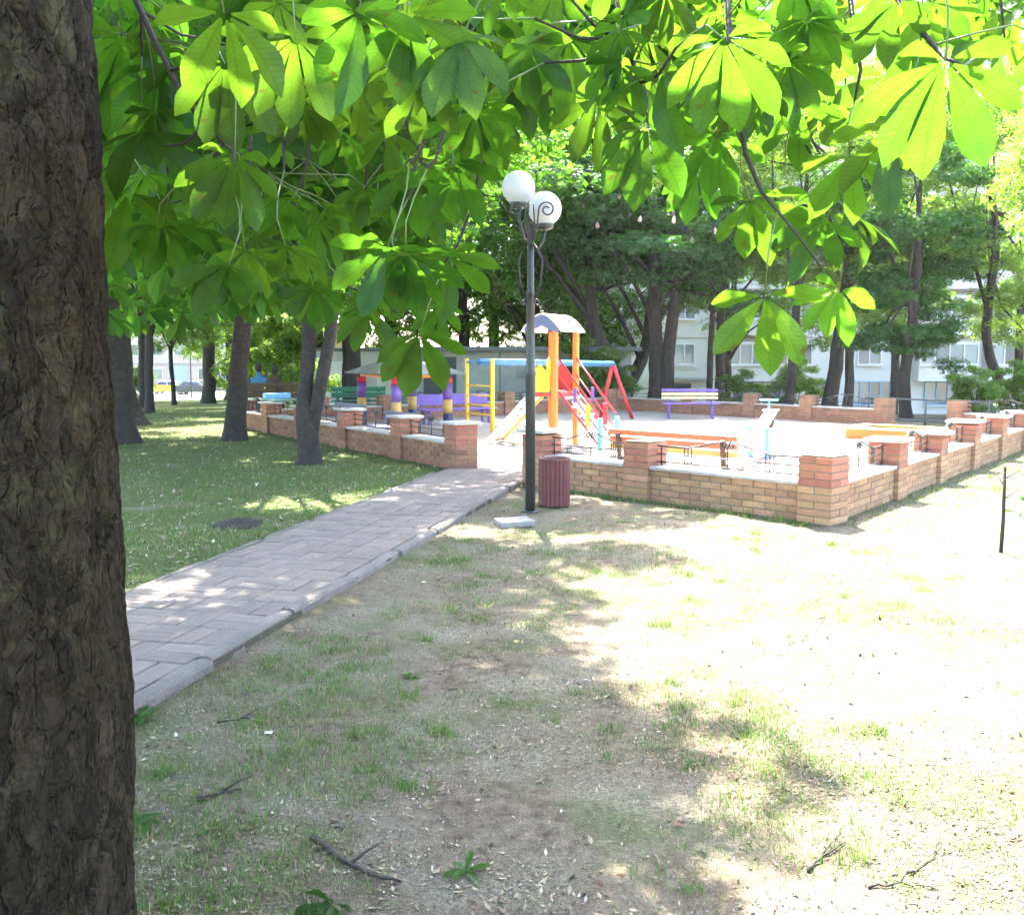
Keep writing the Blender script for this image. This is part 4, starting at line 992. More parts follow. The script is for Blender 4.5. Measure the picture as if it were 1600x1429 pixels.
T('dark tree trunk directly right of the big near trunk', [(-7.49, 18.3, 0), (-7.5, 18.3, 1.5), (-7.45, 18.2, 3.2), (-7.3, 18.2, 6.2)], [.28, .26, .22, .1], [('c1', (-7.6, 17.6, 5.9), (1.0, 1.0, .95), 2.7)], 3)
T('tree with a flared sunlit root on the left lawn', [(-9.15, 23.3, 0), (-9.3, 23.3, .8), (-9.35, 23.3, 2.4), (-9.3, 23.2, 6)], [.22, .17, .16, .08], [('c2', (-10.3, 23.0, 6.2), .8, .9)], 4, 2.0)
T('slender tree standing alone in the middle of the left lawn', [(-10.75, 28.5, 0), (-10.7, 28.5, 2), (-10.6, 28.4, 6)], [.13, .12, .07], [('m1', (-10.7, 28.6, 6.4), .7, .2)], 5)
T('young thin tree near the yellow car', [(-14.4, 41, gz(-14.4, 41)), (-14.5, 41, 1.5), (-14.4, 41, 4.5)], [.10, .085, .05], [('m2', (-14.5, 41, 5.6), .85, 1.2)], 6)
T('stout tree trunk standing before the dark blue black car', [(-14.0, 44.5, gz(-14, 44.5)), (-14, 44.5, 1.6), (-13.9, 44.5, 5)], [.30, .28, .18], [('m1', (-14, 45, 6.3), 1.15, 2.2)], 7)
T('tall tree left of the play house roof', [(-5.2, 30.5, 0), (-5.2, 30.5, 2.0), (-5.0, 30.4, 6)], [.20, .17, .09], [('c1', (-5.0, 30.5, 6.6), 1.05, 3.5)], 8)
T('narrow tree behind the left corner of the play house', [(-4.55, 28.6, 0), (-4.6, 28.6, 2.2), (-4.4, 28.6, 5.5)], [.15, .13, .07], [('d1', (-4.3, 28.8, 6.6), (.8, .8, .75), 4.1), ('c1', (-3.0, 26.2, 7.4), (.85, .75, .7), 1.1)], 9)  # second crown added to shade the play house roof
# --- behind the playground
T('dark tree with a bowed leaning trunk behind the red swing leg', [(3.35, 32.6, 0), (3.3, 32.6, .9), (2.95, 32.6, 2.2), (2.65, 32.6, 3.4), (2.5, 32.6, 6.0)], [.30, .26, .24, .2, .1], [('c2', (1.2, 33.2, 7.6), (1.05, 1, 1.0), .6)], 10)
T('tree leaning right towards the twin trunks behind the far wall', [(3.85, 33.4, -.1), (4.15, 33.4, .8), (4.7, 33.5, 2.2), (5.0, 33.6, 4.5)], [.24, .22, .2, .1], [('d1', (4.6, 34.5, 7.6), (.85, .85, .8), 2.0)], 11)
T('massive twin trunked chestnut with blossom candles in the middle background', [(4.72, 31.6, 0), (4.72, 31.6, 1.6), (4.65, 31.6, 3.2), (4.5, 31.6, 6.5)], [.25, .23, .2, .1], [('d1', (4.6, 31.4, 5.6), (.80, .85, .74), .3), ('d1', (3.2, 31.6, 6.3), (.6, .6, .55), 1.3)], 12, blossoms=9,
  extra=[([(5.05, 31.5, -.2), (5.08, 31.5, 1.6), (5.25, 31.5, 3.2), (5.6, 31.5, 6)], [.26, .22, .19, .08])])
T('slim straight tree left of the dark trunk by the white facade', [(7.0, 34.2, -.3), (7.05, 34.2, 2), (7.2, 34.2, 7)], [.12, .11, .06], [('m1', (7.0, 35, 9.2), (.7, .7, .6), 1.0)], 13)
T('dark upright tree before the white facade beside the purple bench', [(7.6, 35, -.4), (7.55, 35, 2), (7.6, 35, 7)], [.19, .17, .09], [('c1', (7.8, 36, 9.6), (.8, .8, .65), 2.6), ('c2', (8.6, 36.2, 6.0), (.5, .5, .40), .6)], 14)
T('straight tree between the far wall pillars, before the blue windows', [(8.4, 29.2, -.1), (8.5, 29.2, 1.8), (8.65, 29.2, 4.6), (8.7, 29, 7)], [.15, .13, .1, .05], [('m1', (8.7, 29.6, 8.0), (.65, .7, .6), .7), ('m2', (8.3, 29.8, 5.2), (.36, .38, .30), 2.7)], 15)
T('thick tree with a leaning trunk behind the third far pillar', [(9.75, 29.6, -.1), (9.95, 29.6, 1.6), (10.2, 29.6, 4.2), (10.3, 29.6, 7)], [.24, .21, .17, .08], [('m2', (10.4, 30, 8.2), (.8, .8, .7), 1.7), ('m1', (11.0, 30.6, 4.9), (.45, .45, .36), .8)], 16)
T('thin sapling tree right of the thick leaning trunk', [(10.5, 30.4, -.2), (10.6, 30.4, 1.6), (10.3, 30.4, 4)], [.07, .06, .03], [('m1', (10.5, 30.6, 5.0), (.4, .4, .4), 2.9)], 17)
T('bushy dark green tree with low branches beside the gateway', [(10.65, 26.0, -.1), (10.6, 26, 1.2), (10.75, 26, 3.0), (10.8, 26, 6.2)], [.17, .15, .12, .05], [('d1', (10.6, 26.3, 2.6), (.38, .40, .38), .5), ('d1', (10.6, 26.3, 5.6), (.52, .5, .5), 2.5)], 18)
T('tree with a crooked trunk near the right edge behind the railings', [(14.3, 27.5, -.2), (13.9, 27.5, .9), (13.5, 27.5, 2.2), (13.6, 27.5, 5.0), (13.2, 27.4, 7)], [.16, .14, .13, .1, .05], [('m2', (13.8, 27.8, 6.8), (.62, .62, .6), 3.3), ('m1', (14.4, 27.2, 3.4), (.42, .42, .38), 1.1), ('d1', (12.8, 28.2, 4.6), (.38, .38, .34), 2.2)], 19)
T('sunlit pale green tree overhanging the right edge', [(12.6, 19.6, 0), (12.5, 19.6, 2), (12.3, 19.5, 5), (12.2, 19.5, 8)], [.2, .18, .13, .06], [('m1', (11.9, 19.4, 6.2), (.58, .6, .85), .5), ('m2', (12.2, 19.0, 2.7), (.36, .36, .36), 2.0)], 20)
# --- tall background trees
fill = [(-27, 62, 1.5, 'm1'), (-21, 50, 1.3, 'c2'), (-17, 58, 1.4, 'm2'), (-9.5, 47, 1.35, 'm1'), (-5.5, 44, 1.2, 'm2'), (-2.2, 43, 1.35, 'm1'), (1.0, 42, 1.3, 'm2'), (4.2, 46, 1.35, 'c1'), (10.4, 47, 1.05, 'm1'), (14.6, 42, 1.0, 'm2'), (18.2, 46, 1.05, 'm1'), (22.5, 43, 1.0, 'm2'), (-1.0, 50, 1.6, 'c1'), (-13, 34, 1.1, 'c1'), (-17, 33, 1.2, 'd1'), (-12.2, 17.5, 1.0, 'c2')]
fl_lab = ['far pale tree behind the pink house corner', 'large chestnut at the far left edge of the lawn', 'pale tree left behind the stout trunk', 'yellow green tree above the brown bench', 'light green tree behind the white garage', 'sunlit tree above the shed roof, left one', 'sunlit tree above the shed roof, right one', 'chestnut far behind the climbing tower',
          'pale tree before the left end of the apartment block', 'chestnut hiding the middle of the apartment block', 'light tree before the balconies on the right', 'light tree at the far right before the apartment block', 'tall chestnut rising behind the shed', 'chestnut behind the slender lawn tree', 'deep green chestnut far left on the lawn', 'chestnut hidden behind the big near trunk']
for i, ((x, y, s, k), lb) in enumerate(zip(fill, fl_lab)):
    z = gz(x, y); lift = 1.6 if 8 < i + 1 < 13 and x > 7 else 0
    T(lb, [(x, y, z), (x + .1, y, z + 2.5), (x - .1, y, z + 7 + lift)], [.24 * s, .2 * s, .1 * s], [(k, (x, y, z + 3.0 + 3.6 * s + lift), (s, s, s), i * 1.3), ((('c1', 'm1', 'c2', 'm2')[i % 4]), (x + (.8 if i % 2 else -.8), y + .5, z + 6.0 + 6.2 * s + lift), (s * .8, s * .8, s * .8), i * 2.1)] if i < 15 else [(k, (x, y, z + 3.0 + 3.6 * s), (s, s, s), i * 1.3)], 100 + i, limbs=4)
# --- shrubs
def shrub(label, loc, s, key='s1', seed=0):
    r = random.Random(seed); root = empty('shrub', loc, 0, label, 'shrub'); st_ = MB()
    for k in range(6):
        a = r.uniform(0, 6.28); q = r.uniform(.2, .7) * s; st_.tube([(0, 0, -.05), (q * .4 * math.cos(a), q * .4 * math.sin(a), .4 * s), (q * math.cos(a), q * math.sin(a), 1.1 * s)], [.022, .016, .006], 5)
    st_.build('stem', M_twig, root); link('foliage', CR[key][0], parent=root, loc=(0, 0, .95 * s), rot=(0, 0, seed), scale=s)
for i, (lb, x, y, s) in enumerate((('bright green shrub behind the far wall under the thick leaning tree', 9.3, 31.5, .95), ('pale shrub behind the far wall beside the purple bench', 7.4, 30.8, .7), ('yellow green shrub in the far gateway', 11.9, 24.6, .72), ('shrub behind the railings right of the gateway', 13.4, 25.4, .8),
                                    ('yellow green shrub above the brown bench', -7.4, 30.5, 1.5), ('light shrub behind the swing frame', 2.2, 30.9, 1.15), ('low shrub by the far red swing leg', 3.2, 31.2, .85), ('light shrub right of the stout far trunk', -12.3, 46, 1.7), ('shrub at the left lawn edge', -14.8, 36, 1.2))):
    shrub(lb, (x, y, gz(x, y)), s, 's1', i)

# ================================================================== the near chestnut
NT = Vector((-1.25, 2.05, 0))
near = empty('chestnut_tree', NT, 0, 'big near chestnut with rough dark bark at the left edge, its leafy branches hanging overhead', 'tree')
NA, NZ = 340, 560
V = []
for j in range(NZ + 1):
    z = -.15 + 5.0 * (j / NZ) ** 1.12
    rad = .383 + .10 * max(0, .35 - z) ** 1.5 - .012 * max(0, z - 1.2) - .022 * max(0, z - 2.6) ** 1.2
    for i in range(NA):
        a = 2 * math.pi * i / NA; cx, sy = math.cos(a), math.sin(a)
        p = Vector((cx * rad, sy * rad, z))
        w = Vector((noise.noise(p * 5), noise.noise(p * 5 + Vector((9, 3, 1))), noise.noise(p * 4 + Vector((2, 7, 5))))) * .22
        q = Vector((p.x * 8.5, p.y * 8.5, p.z * 3.6)) + w * 4.2
        d = noise.voronoi(q)[0]; crack = min(1.0, (d[1] - d[0]) * 7.0)
        d2 = noise.voronoi(q * 2.9 + Vector((5, 5, 5)))[0]; c2 = min(1.0, (d2[1] - d2[0]) * 5.0)
        lump = noise.noise(p * 2.2) * .014 + noise.noise(p * 16) * .004 + noise.noise(Vector((p.x * 60, p.y * 60, p.z * 22))) * .0035
        h = (crack ** .45) * .014 + (c2 ** .5) * .004 + lump + noise.noise(q * .5 + Vector((1, 1, 1))) * .008
        V.append((cx * (rad + h - .024), sy * (rad + h - .024), z))
F_ = [(j * NA + i, j * NA + (i + 1) % NA, (j + 1) * NA + (i + 1) % NA, (j + 1) * NA + i) for j in range(NZ) for i in range(NA)]
def bark_material():
    m, nt, out = newmat('near_bark'); L = nt.links.new
    bs = nd(nt, 'ShaderNodeBsdfPrincipled'); bs.inputs['Roughness'].default_value = .95; bs.inputs['Specular IOR Level'].default_value = .15; L(bs.outputs[0], out.inputs[0])
    tc = nd(nt, 'ShaderNodeTexCoord'); nz = nd(nt, 'ShaderNodeTexNoise'); nz.inputs['Scale'].default_value = 7; nz.inputs['Detail'].default_value = 5; L(tc.outputs['Object'], nz.inputs['Vector'])
    ws = nd(nt, 'ShaderNodeVectorMath', operation='MULTIPLY_ADD'); L(nz.outputs['Color'], ws.inputs[0]); ws.inputs[1].default_value = (.10, .10, .16); L(tc.outputs['Object'], ws.inputs[2])
    def vor(sx, sz, feat):
        mp = nd(nt, 'ShaderNodeVectorMath', operation='MULTIPLY'); L(ws.outputs[0], mp.inputs[0]); mp.inputs[1].default_value = (sx, sx, sz)
        v_ = nd(nt, 'ShaderNodeTexVoronoi', feature=feat); v_.inputs['Scale'].default_value = 1.0; L(mp.outputs[0], v_.inputs['Vector']); return v_
    def rng_(src, a_, b_, c_, d_):
        q = nd(nt, 'ShaderNodeMapRange'); L(src, q.inputs[0]); q.inputs[1].default_value = a_; q.inputs[2].default_value = b_; q.inputs[3].default_value = c_; q.inputs[4].default_value = d_; return q.outputs[0]
    e1 = rng_(vor(17, 7.5, 'DISTANCE_TO_EDGE').outputs['Distance'], 0, .13, 0, 1); e2 = rng_(vor(44, 17, 'DISTANCE_TO_EDGE').outputs['Distance'], 0, .16, 0, 1)
    n2 = nd(nt, 'ShaderNodeTexNoise'); n2.inputs['Scale'].default_value = 90; n2.inputs['Detail'].default_value = 8; n2.inputs['Roughness'].default_value = .75; L(ws.outputs[0], n2.inputs['Vector'])
    b1 = nd(nt, 'ShaderNodeBump'); b1.inputs['Strength'].default_value = 1; b1.inputs['Distance'].default_value = .016; L(e1, b1.inputs['Height'])
    b2 = nd(nt, 'ShaderNodeBump'); b2.inputs['Strength'].default_value = 1; b2.inputs['Distance'].default_value = .006; L(e2, b2.inputs['Height']); L(b1.outputs[0], b2.inputs['Normal'])
    b3 = nd(nt, 'ShaderNodeBump'); b3.inputs['Strength'].default_value = 1; b3.inputs['Distance'].default_value = .008; L(n2.outputs[0], b3.inputs['Height']); L(b2.outputs[0], b3.inputs['Normal']); L(b3.outputs[0], bs.inputs['Normal'])
    cr_ = nd(nt, 'ShaderNodeValToRGB'); el = cr_.color_ramp.elements; el[0].position = .32; el[0].color = (.009, .0075, .0055, 1); el[1].position = .68; el[1].color = (.047, .034, .018, 1); L(n2.outputs[0], cr_.inputs[0])
    cell = vor(17, 7.5, 'F1'); sp = nd(nt, 'ShaderNodeSeparateXYZ'); L(cell.outputs['Color'], sp.inputs[0]); hv = nd(nt, 'ShaderNodeHueSaturation'); L(rng_(sp.outputs[0], 0, 1, .55, 1.5), hv.inputs['Value']); L(cr_.outputs[0], hv.inputs['Color'])
    n3 = nd(nt, 'ShaderNodeTexNoise'); n3.inputs['Scale'].default_value = 4.5; n3.inputs['Detail'].default_value = 9; n3.inputs['Roughness'].default_value = .72; L(tc.outputs['Object'], n3.inputs['Vector'])
    mx = nd(nt, 'ShaderNodeMix', data_type='RGBA'); L(rng_(n3.outputs[0], .54, .66, 0, .75), mx.inputs[0]); L(hv.outputs[0], mx.inputs[6]); mx.inputs[7].default_value = (.085, .080, .038, 1)
    L(mx.outputs[2], bs.inputs['Base Color']); return m
M_nbark = bark_material()
link('trunk', np_mesh('trunk', V, F_, smooth=True), M_nbark, near)
lb = MB()
limbs = {
 'A': [(-1.15, 2.2, 3.6), (-.7, 2.6, 3.75), (0, 2.9, 3.7), (.8, 2.9, 3.5), (1.6, 2.7, 3.2), (2.3, 2.4, 2.9)],
 'B': [(-1.2, 2.3, 4.0), (-1.0, 3.2, 4.2), (-.6, 4.2, 4.5), (-.3, 5.6, 4.9)],
 'C': [(-1.4, 2.2, 3.3), (-1.5, 2.8, 3.6), (-1.9, 3.6, 3.9), (-2.4, 4.8, 4.3)],
 'D': [(-1.25, 2.05, 4.6), (-1.3, 2.3, 6), (-1.6, 3, 7.5)], 'E': [(-1.25, 2.05, 4.6), (-.8, 1.6, 6), (-.2, 1.2, 7)],
 'F': [(-1.3, 2.0, 4.0), (-2.2, 1.6, 4.8), (-3.4, 1.2, 5.4)]}
for k, p in limbs.items():
    n_ = len(p); lb.tube([Vector(q) - NT for q in p], [.085 - (.085 - .022) * i / (n_ - 1) for i in range(n_)], 9)
lb.build('limb', M_bark, near)
# hanging branches (top end fixed to a limb)
br = [
 [(.85, 2.88, 3.49), at(1135, -40, 2.3), at(1140, 60, 2.1), at(1152, 150, 2.05), at(1165, 240, 2.0), at(1190, 300, 1.95), at(1240, 360, 1.92), at(1285, 420, 1.9)],
 [(-.1, 2.85, 3.70), at(770, -60, 2.7), at(762, 60, 2.6), at(750, 160, 2.55), at(750, 260, 2.5), at(735, 330, 2.5)],
 [(-1.13, 2.2, 3.58), at(350, -140, 2.6), at(300, 0, 2.9), at(255, 120, 2.95), at(215, 195, 2.9), at(205, 240, 2.85)],
 [(-1.5, 2.8, 3.6), at(240, 60, 2.3), at(290, 160, 2.3), at(350, 225, 2.4), at(420, 270, 2.5)],
 [(1.55, 2.72, 3.22), at(1325, -30, 2.3), at(1335, 50, 2.2), at(1345, 110, 2.1), at(1335, 160, 2.1)],
 [(1.6, 2.7, 3.2), at(1390, -20, 2.05), at(1440, 50, 1.95), at(1478, 92, 1.85), at(1500, 100, 1.8)],
 [(-1.0, 3.2, 4.2), at(520, -30, 3.2), at(500, 120, 3.0), at(480, 250, 2.95), at(455, 340, 2.9), at(440, 400, 2.9)],
 [(-.6, 4.2, 4.5), at(600, 30, 3.8), at(620, 150, 3.5), at(660, 255, 3.3), at(720, 300, 3.2), at(790, 310, 3.1)],
 [(.4, 2.9, 3.6), at(955, -40, 2.4), at(975, 60, 2.1), at(1000, 130, 2.0), at(1010, 180, 2.0)],
 [(-1.9, 3.6, 3.9), at(330, 60, 3.8), at(320, 220, 3.6), at(370, 340, 3.4), at(480, 420, 3.2), at(560, 455, 3.1), at(640, 500, 3.0)],
 [(-2.4, 4.8, 4.3), at(200, 80, 4.6), at(220, 260, 4.4), at(260, 380, 4.2)],
 [(.2, 2.9, 3.65), at(870, -40, 2.8), at(880, 60, 2.6), at(860, 150, 2.5)],
 [(2.2, 2.45, 2.95), at(1560, -30, 2.2), at(1570, 60, 2.1)],
 [(.85, 2.88, 3.49), at(1230, -30, 2.7), at(1250, 80, 2.6), at(1240, 170, 2.5)],
]
bb = []; nodes = []
for p in br:
    p = [Vector(q) for q in p]; n_ = len(p)
    t_ = MB(); t_.tube([q - NT for q in p], [.0095 - .0075 * i / (n_ - 1) for i in range(n_)], 6); t_.build('branch', M_twig, near)
    for a_, c_ in zip(p[:-1], p[1:]):
        m_ = max(2, int((c_ - a_).length / .08))
        for s in range(m_): nodes.append(a_.lerp(c_, s / m_))
    nodes.append(p[-1])
NN = np.array([tuple(q) for q in nodes])
# leaves: (px, py, leaflet length in px, screen angle of the middle leaflet from straight down)
hero = [(1195, 462, 118, 0), (1312, 452, 85, 8), (1012, 196, 118, 2), (934, 152, 105, -4), (1328, 244, 112, -6), (1400, 195, 120, -6), (1478, 95, 150, 4), (1386, 118, 92, 2), (1292, 345, 100, 20), (1172, 312, 100, -25), (1330, 335, 90, 35), (1120, 210, 95, 14),
        (656, 522, 92, 12), (492, 345, 84, 5), (580, 482, 74, 4), (700, 400, 92, 0), (462, 60, 112, 3), (225, 205, 150, 25), (200, 300, 190, 14), (190, 60, 150, 12), (330, 300, 78, 12), (496, 432, 74, 20), (640, 272, 92, -6), (718, 185, 92, 0), (820, 62, 96, -8), (1036, 112, 112, 25), (1132, 62, 124, -10), (1200, 100, 112, 12), (1250, 168, 92, -12), (636, 22, 120, -18),
        (312, 412, 72, 4), (395, 405, 84, -6), (250, 110, 160, -18), (560, 130, 96, 8), (610, 205, 88, 20), (755, 215, 70, 5), (352, 100, 110, -12), (890, 60, 110, 18), (1080, 150, 96, -20), (1440, 25, 105, -8), (1560, 60, 110, 25), (430, 180, 96, 8), (1270, 40, 98, 10), (980, 20, 105, -12), (350, 20, 140, 4), (560, 20, 120, 20), (720, 60, 120, -12), (690, 480, 60, 30), (255, 350, 96, -5), (560, 330, 66, 0), (400, 330, 74, 10), (1240, 320, 84, -30), (1090, 270, 72, 15), (1010, 60, 95, 8)]
r = random.Random(5)
leaves = []
for (px, py, lp, an) in hero:
    d = .15 * 1500 / lp * r.uniform(.95, 1.05); d2 = max(d, 2.5) if px < 330 else d; leaves.append((at(px, py, d2), an, min(.15 * d2 / d, .21), .68))
def inpoly(x, y, P):
    c = False; n_ = len(P); j = n_ - 1
    for i in range(n_):
        if (P[i][1] > y) != (P[j][1] > y) and x < (P[j][0] - P[i][0]) * (y - P[i][1]) / (P[j][1] - P[i][1]) + P[i][0]: c = not c
        j = i
    return c
polyA = [(140, -60), (660, -60), (760, 120), (720, 300), (640, 420), (560, 470), (380, 470), (250, 440), (140, 420)]
polyB = [(640, -60), (1500, -60), (1430, 60), (1240, 210), (1130, 190), (1040, 150), (930, 110), (800, 150), (720, 250)]
polyC = [(1400, -60), (1660, -60), (1640, 130), (1540, 60)]
def rnd(poly, n_, d0, d1, tl):
    xs = [p[0] for p in poly]; ys = [p[1] for p in poly]; k = 0
    while k < n_:
        x, y = r.uniform(min(xs), max(xs)), r.uniform(min(ys), max(ys))
        if not inpoly(x, y, poly): continue
        if 755 < x < 905 and 215 < y < 420: continue
        d = r.uniform(d0, d1); d = max(d, 2.5) if x < 330 else d; p = at(x, y, d)
        if (Vector((p.x, p.y)) - Vector((NT.x, NT.y))).length < .55: continue
        leaves.append((p, r.gauss(0, 26), r.uniform(.085, .135), tl)); k += 1
rnd(polyA, 50, 1.9, 2.8, .55); rnd(polyA, 92, 2.8, 4.4, .5); rnd(polyB, 40, 1.9, 2.6, .55); rnd(polyB, 48, 2.6, 3.8, .5); rnd(polyC, 12, 1.8, 3.0, .5)
camp = Vector((0, 0, EYE)); tw_ = MB(); pt_ = MB(); used = 0
for i, (p, an, size, tl) in enumerate(leaves):
    view = (p - camp).normalized()
    N = (view * tl * r.uniform(.75, 1.2) + Vector((0, 0, 1)) * .62 + Vector((r.gauss(0, .22), r.gauss(0, .16), r.gauss(0, .1))))
    if r.random() < .10: N = Vector((0, 0, .8)) - view * r.uniform(.2, .7) + Vector((r.gauss(0, .3), 0, 0))
    N.normalize()
    down = Vector((0, 0, -1)); T_ = down - N * down.dot(N); T_.normalize(); T_ = Matrix.Rotation(R(an), 3, N) @ T_
    X = T_.cross(N)
    M = Matrix((X, T_, N)).transposed()
    o = link('leaf', LEAF[i % len(LEAF)], parent=near, loc=p - NT, scale=size / .15); o.rotation_euler = M.to_euler()
    dd = ((NN - np.array(tuple(p))) ** 2).sum(1) - .25 * np.clip(NN[:, 2] - p.z, -1, .25)
    q = nodes[int(dd.argmin())]
    if (q - p).length > .40: q = p + (q - p).normalized() * .08 + Vector((0, .10, .22))
    L_ = (q - p).length
    if L_ > .28:
        e = p + (q - p).normalized() * .16 + Vector((0, 0, .03)); tw_.tube([q - NT, (q * .5 + e * .5) + Vector((0, 0, -.02)) - NT, e - NT], [.0045, .0035, .003], 5); q = e
    pt_.tube([p - NT, (p * .75 + q * .25) - T_ * .035 - NT, (p * .4 + q * .6) - T_ * .03 + Vector((0, 0, -.008)) - NT, q - NT], [.0014, .0016, .002, .0024], 5)
tw_.build('twigs', M_twig, near)['kind'] = 'stuff'
pt_.build('leaf_stalks', M_stalk, near)['kind'] = 'stuff'
# the crown overhead
def crown_cloud(n, cen, rad, clumps, cr, seed, leaf=.15, cut=True):
    g_ = np.random.default_rng(seed); C_ = g_.normal(size=(clumps, 3)); C_ /= np.linalg.norm(C_, axis=1, keepdims=True)
    C_ = C_ * (g_.random(clumps) ** .4)[:, None] * np.array(rad) + np.array(cen)
    ci = g_.integers(0, clumps, n); q = g_.normal(size=(n, 3)); q /= np.linalg.norm(q, axis=1, keepdims=True); q *= (g_.random(n) ** .45)[:, None]
    P = C_[ci] + q * cr * np.array([1.2, 1.2, .55])
    # keep the view below the crown free, as in the photograph
    if cut:
        lim = EYE + .36 * np.maximum(P[:, 1], 0) + .12
        P = P[(P[:, 2] > lim) | (P[:, 1] < .2)]
        P = P[(P[:, 2] > 2.3)]
    N = g_.normal(size=P.shape) * .4 + np.array([0, 0, 1.0]); S = leaf * g_.uniform(.7, 1.2, len(P))
    return scatter(P - np.array(tuple(NT)), N, S, SL5, seed + 1)
# the deeper curtain of hanging leaves
polyA2 = [(140, -40), (640, -40), (700, 160), (690, 330), (640, 455), (560, 500), (430, 470), (300, 495), (150, 505)]
polyB2 = [(640, -40), (1240, -40), (1180, 130), (1000, 150), (900, 120), (790, 190), (700, 180)]
Vt, Ft, Ut = palmate(99, 7, 1.0); Vt = np.array(Vt); Ft = np.array(Ft); PV = []; PF = []; cnt = 0
hang = MB(); starts = []
for poly, n_, d0, d1 in ((polyA2, 760, 3.3, 7.5), (polyB2, 260, 3.0, 5.4)):
    k = 0; xs = [p[0] for p in poly]; ys = [p[1] for p in poly]
    while k < n_:
        x, y = r.uniform(min(xs), max(xs)), r.uniform(min(ys), max(ys))
        if not inpoly(x, y, poly): continue
        d = r.uniform(d0, d1); p = at(x, y, d); view = (p - camp).normalized()
        if p.x > .45 and d > 3.6: continue
        if k % 16 == 0:
            top = p + Vector((r.uniform(-.2, .2), r.uniform(-.2, .2), r.uniform(.5, 1.2))); hang.tube([top - NT, (top * .5 + p * .5) + Vector((r.uniform(-.08, .08), 0, 0)) - NT, p - NT], [.009, .006, .003], 5)
        N = Vector((0, 0, .75)) + view * r.uniform(.1, .7) + Vector((r.gauss(0, .3), r.gauss(0, .25), 0)); N.normalize()
        dn = Vector((r.gauss(0, .5), r.gauss(0, .3), -1)); T_ = dn - N * dn.dot(N); T_.normalize(); X = T_.cross(N); S_ = r.uniform(.09, .15)
        M3 = np.array([tuple(X), tuple(T_), tuple(N)]) * S_
        PV.append(Vt @ M3 + np.array(tuple(p - NT))); PF.append(Ft + cnt * len(Vt)); cnt += 1; k += 1
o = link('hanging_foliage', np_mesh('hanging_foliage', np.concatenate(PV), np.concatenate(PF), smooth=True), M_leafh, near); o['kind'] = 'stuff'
hang.build('hanging_twigs', M_twig, near)['kind'] = 'stuff'
Vs, Fs_ = crown_cloud(3000, (-.85, 7.2, 6.0), (.75, 2.5, 1.4), 20, .7, 37)  # extra leaf cloud above the frame, added to shade the near ground
o = link('foliage', np_mesh('foliage', Vs, Fs_), M_leaf2, near); o['kind'] = 'stuff'
V1, F1 = crown_cloud(11500, (-2.8, 5.8, 6.0), (2.2, 4.6, 2.3), 74, .85, 31)
o = link('foliage', np_mesh('foliage', V1, F1), M_leaf2, near); o['kind'] = 'stuff'

# ================================================================== grass and litter
M_gr = [leafmat('grass_a', (0.085, 0.16, 0.025), (0.16, 0.28, 0.04), .3, .35, .02), leafmat('grass_b', (0.055, 0.13, 0.018), (0.12, 0.24, 0.03), .3, .35, .03), leafmat('grass_dry', (0.30, 0.25, 0.13), (0.3, 0.25, 0.12), .2, .3, .02)]
def on_path(x, y):
    px = x + 2.40 - .228 * (y - 1.0); return (px > -1.50) & (px < .03) & (y < 13.6)
def sidew(P, A, D): return (P[:, 0] - A.x) * D.y - (P[:, 1] - A.y) * D.x        # >0: right of the direction
def in_play(P):
    x, y = P[:, 0], P[:, 1]; ins = np.ones(len(P), bool); q = [C0, WR, FC, WL, LP, WF]
    for a_, c_ in zip(q, q[1:] + q[:1]):
        ins &= ((c_.x - a_.x) * (y - a_.y) - (c_.y - a_.y) * (x - a_.x)) > -.16
    return ins
def sample(n, x0, x1, y0, y1, pw=1.0):
    t = rng.random(n); y = y0 * (y1 / y0) ** t if pw else y0 + (y1 - y0) * t
    half = (y * .60 + .4); x = np.where(True, rng.uniform(-1, 1, n) * half, 0)
    P = np.stack([x, y], 1); return P[(x > x0) & (x < x1)]
def grounds(P): return terrain(P[:, 0], P[:, 1]) + relief(P[:, 0], P[:, 1])
def blades(P, h, w, lean, dry, name, label, cat):
    n = len(P); z = grounds(P); a = rng.uniform(0, 6.283, n); b_ = rng.uniform(0, 6.283, n); l = lean * rng.random(n) * h
    base = np.stack([P[:, 0], P[:, 1], z - .004], 1); wv = np.stack([np.cos(a), np.sin(a), np.zeros(n)], 1) * w[:, None] / 2
    lv = np.stack([np.cos(b_) * l, np.sin(b_) * l, np.zeros(n)], 1)
    mid_ = base + lv * .35 + np.array([0, 0, 1]) * (h * .6)[:, None]; tip = base + lv + np.array([0, 0, 1]) * (h * .95)[:, None]
    V = np.stack([base - wv, base + wv, mid_ + wv * .75, mid_ - wv * .75, tip], 1).reshape(-1, 3)
    i = np.arange(n) * 5
    F_ = np.stack([np.stack([i, i + 1, i + 2], 1), np.stack([i, i + 2, i + 3], 1), np.stack([i + 3, i + 2, i + 4], 1)], 1).reshape(-1, 3)
    mi = np.where(rng.random(n) < dry, 2, (rng.random(n) < .5).astype(int)); mi = np.repeat(mi, 3)
    o = link(name, np_mesh(name, V, F_, mi), M_gr); tag(o, label, cat, kind='stuff'); return o
# sparse grass right of the path
P = sample(330000, -2.3, 9, 2.2, 13); pxd = P[:, 0] + 2.40 - .228 * (P[:, 1] - 1.0)
den = fbm(P[:, 0], P[:, 1], 1.0, 41) * .7 + fbm(P[:, 0], P[:, 1], 5.0, 45) * .5
keep = (pxd > .02) & ~in_play(P) & (rng.random(len(P)) < np.clip((den - .55) * 4.2, .03, .85))
P = P[keep]; dk = den[keep]
blades(P, rng.uniform(.007, .028, len(P)) * np.clip(.45 + (dk - .5) * 4, .45, 1.5), rng.uniform(.0014, .0028, len(P)) * (1 + P[:, 1] * .09), 1.9, .38, 'sparse_grass', 'thin patchy grass on the bare ground right of the path', 'grass')
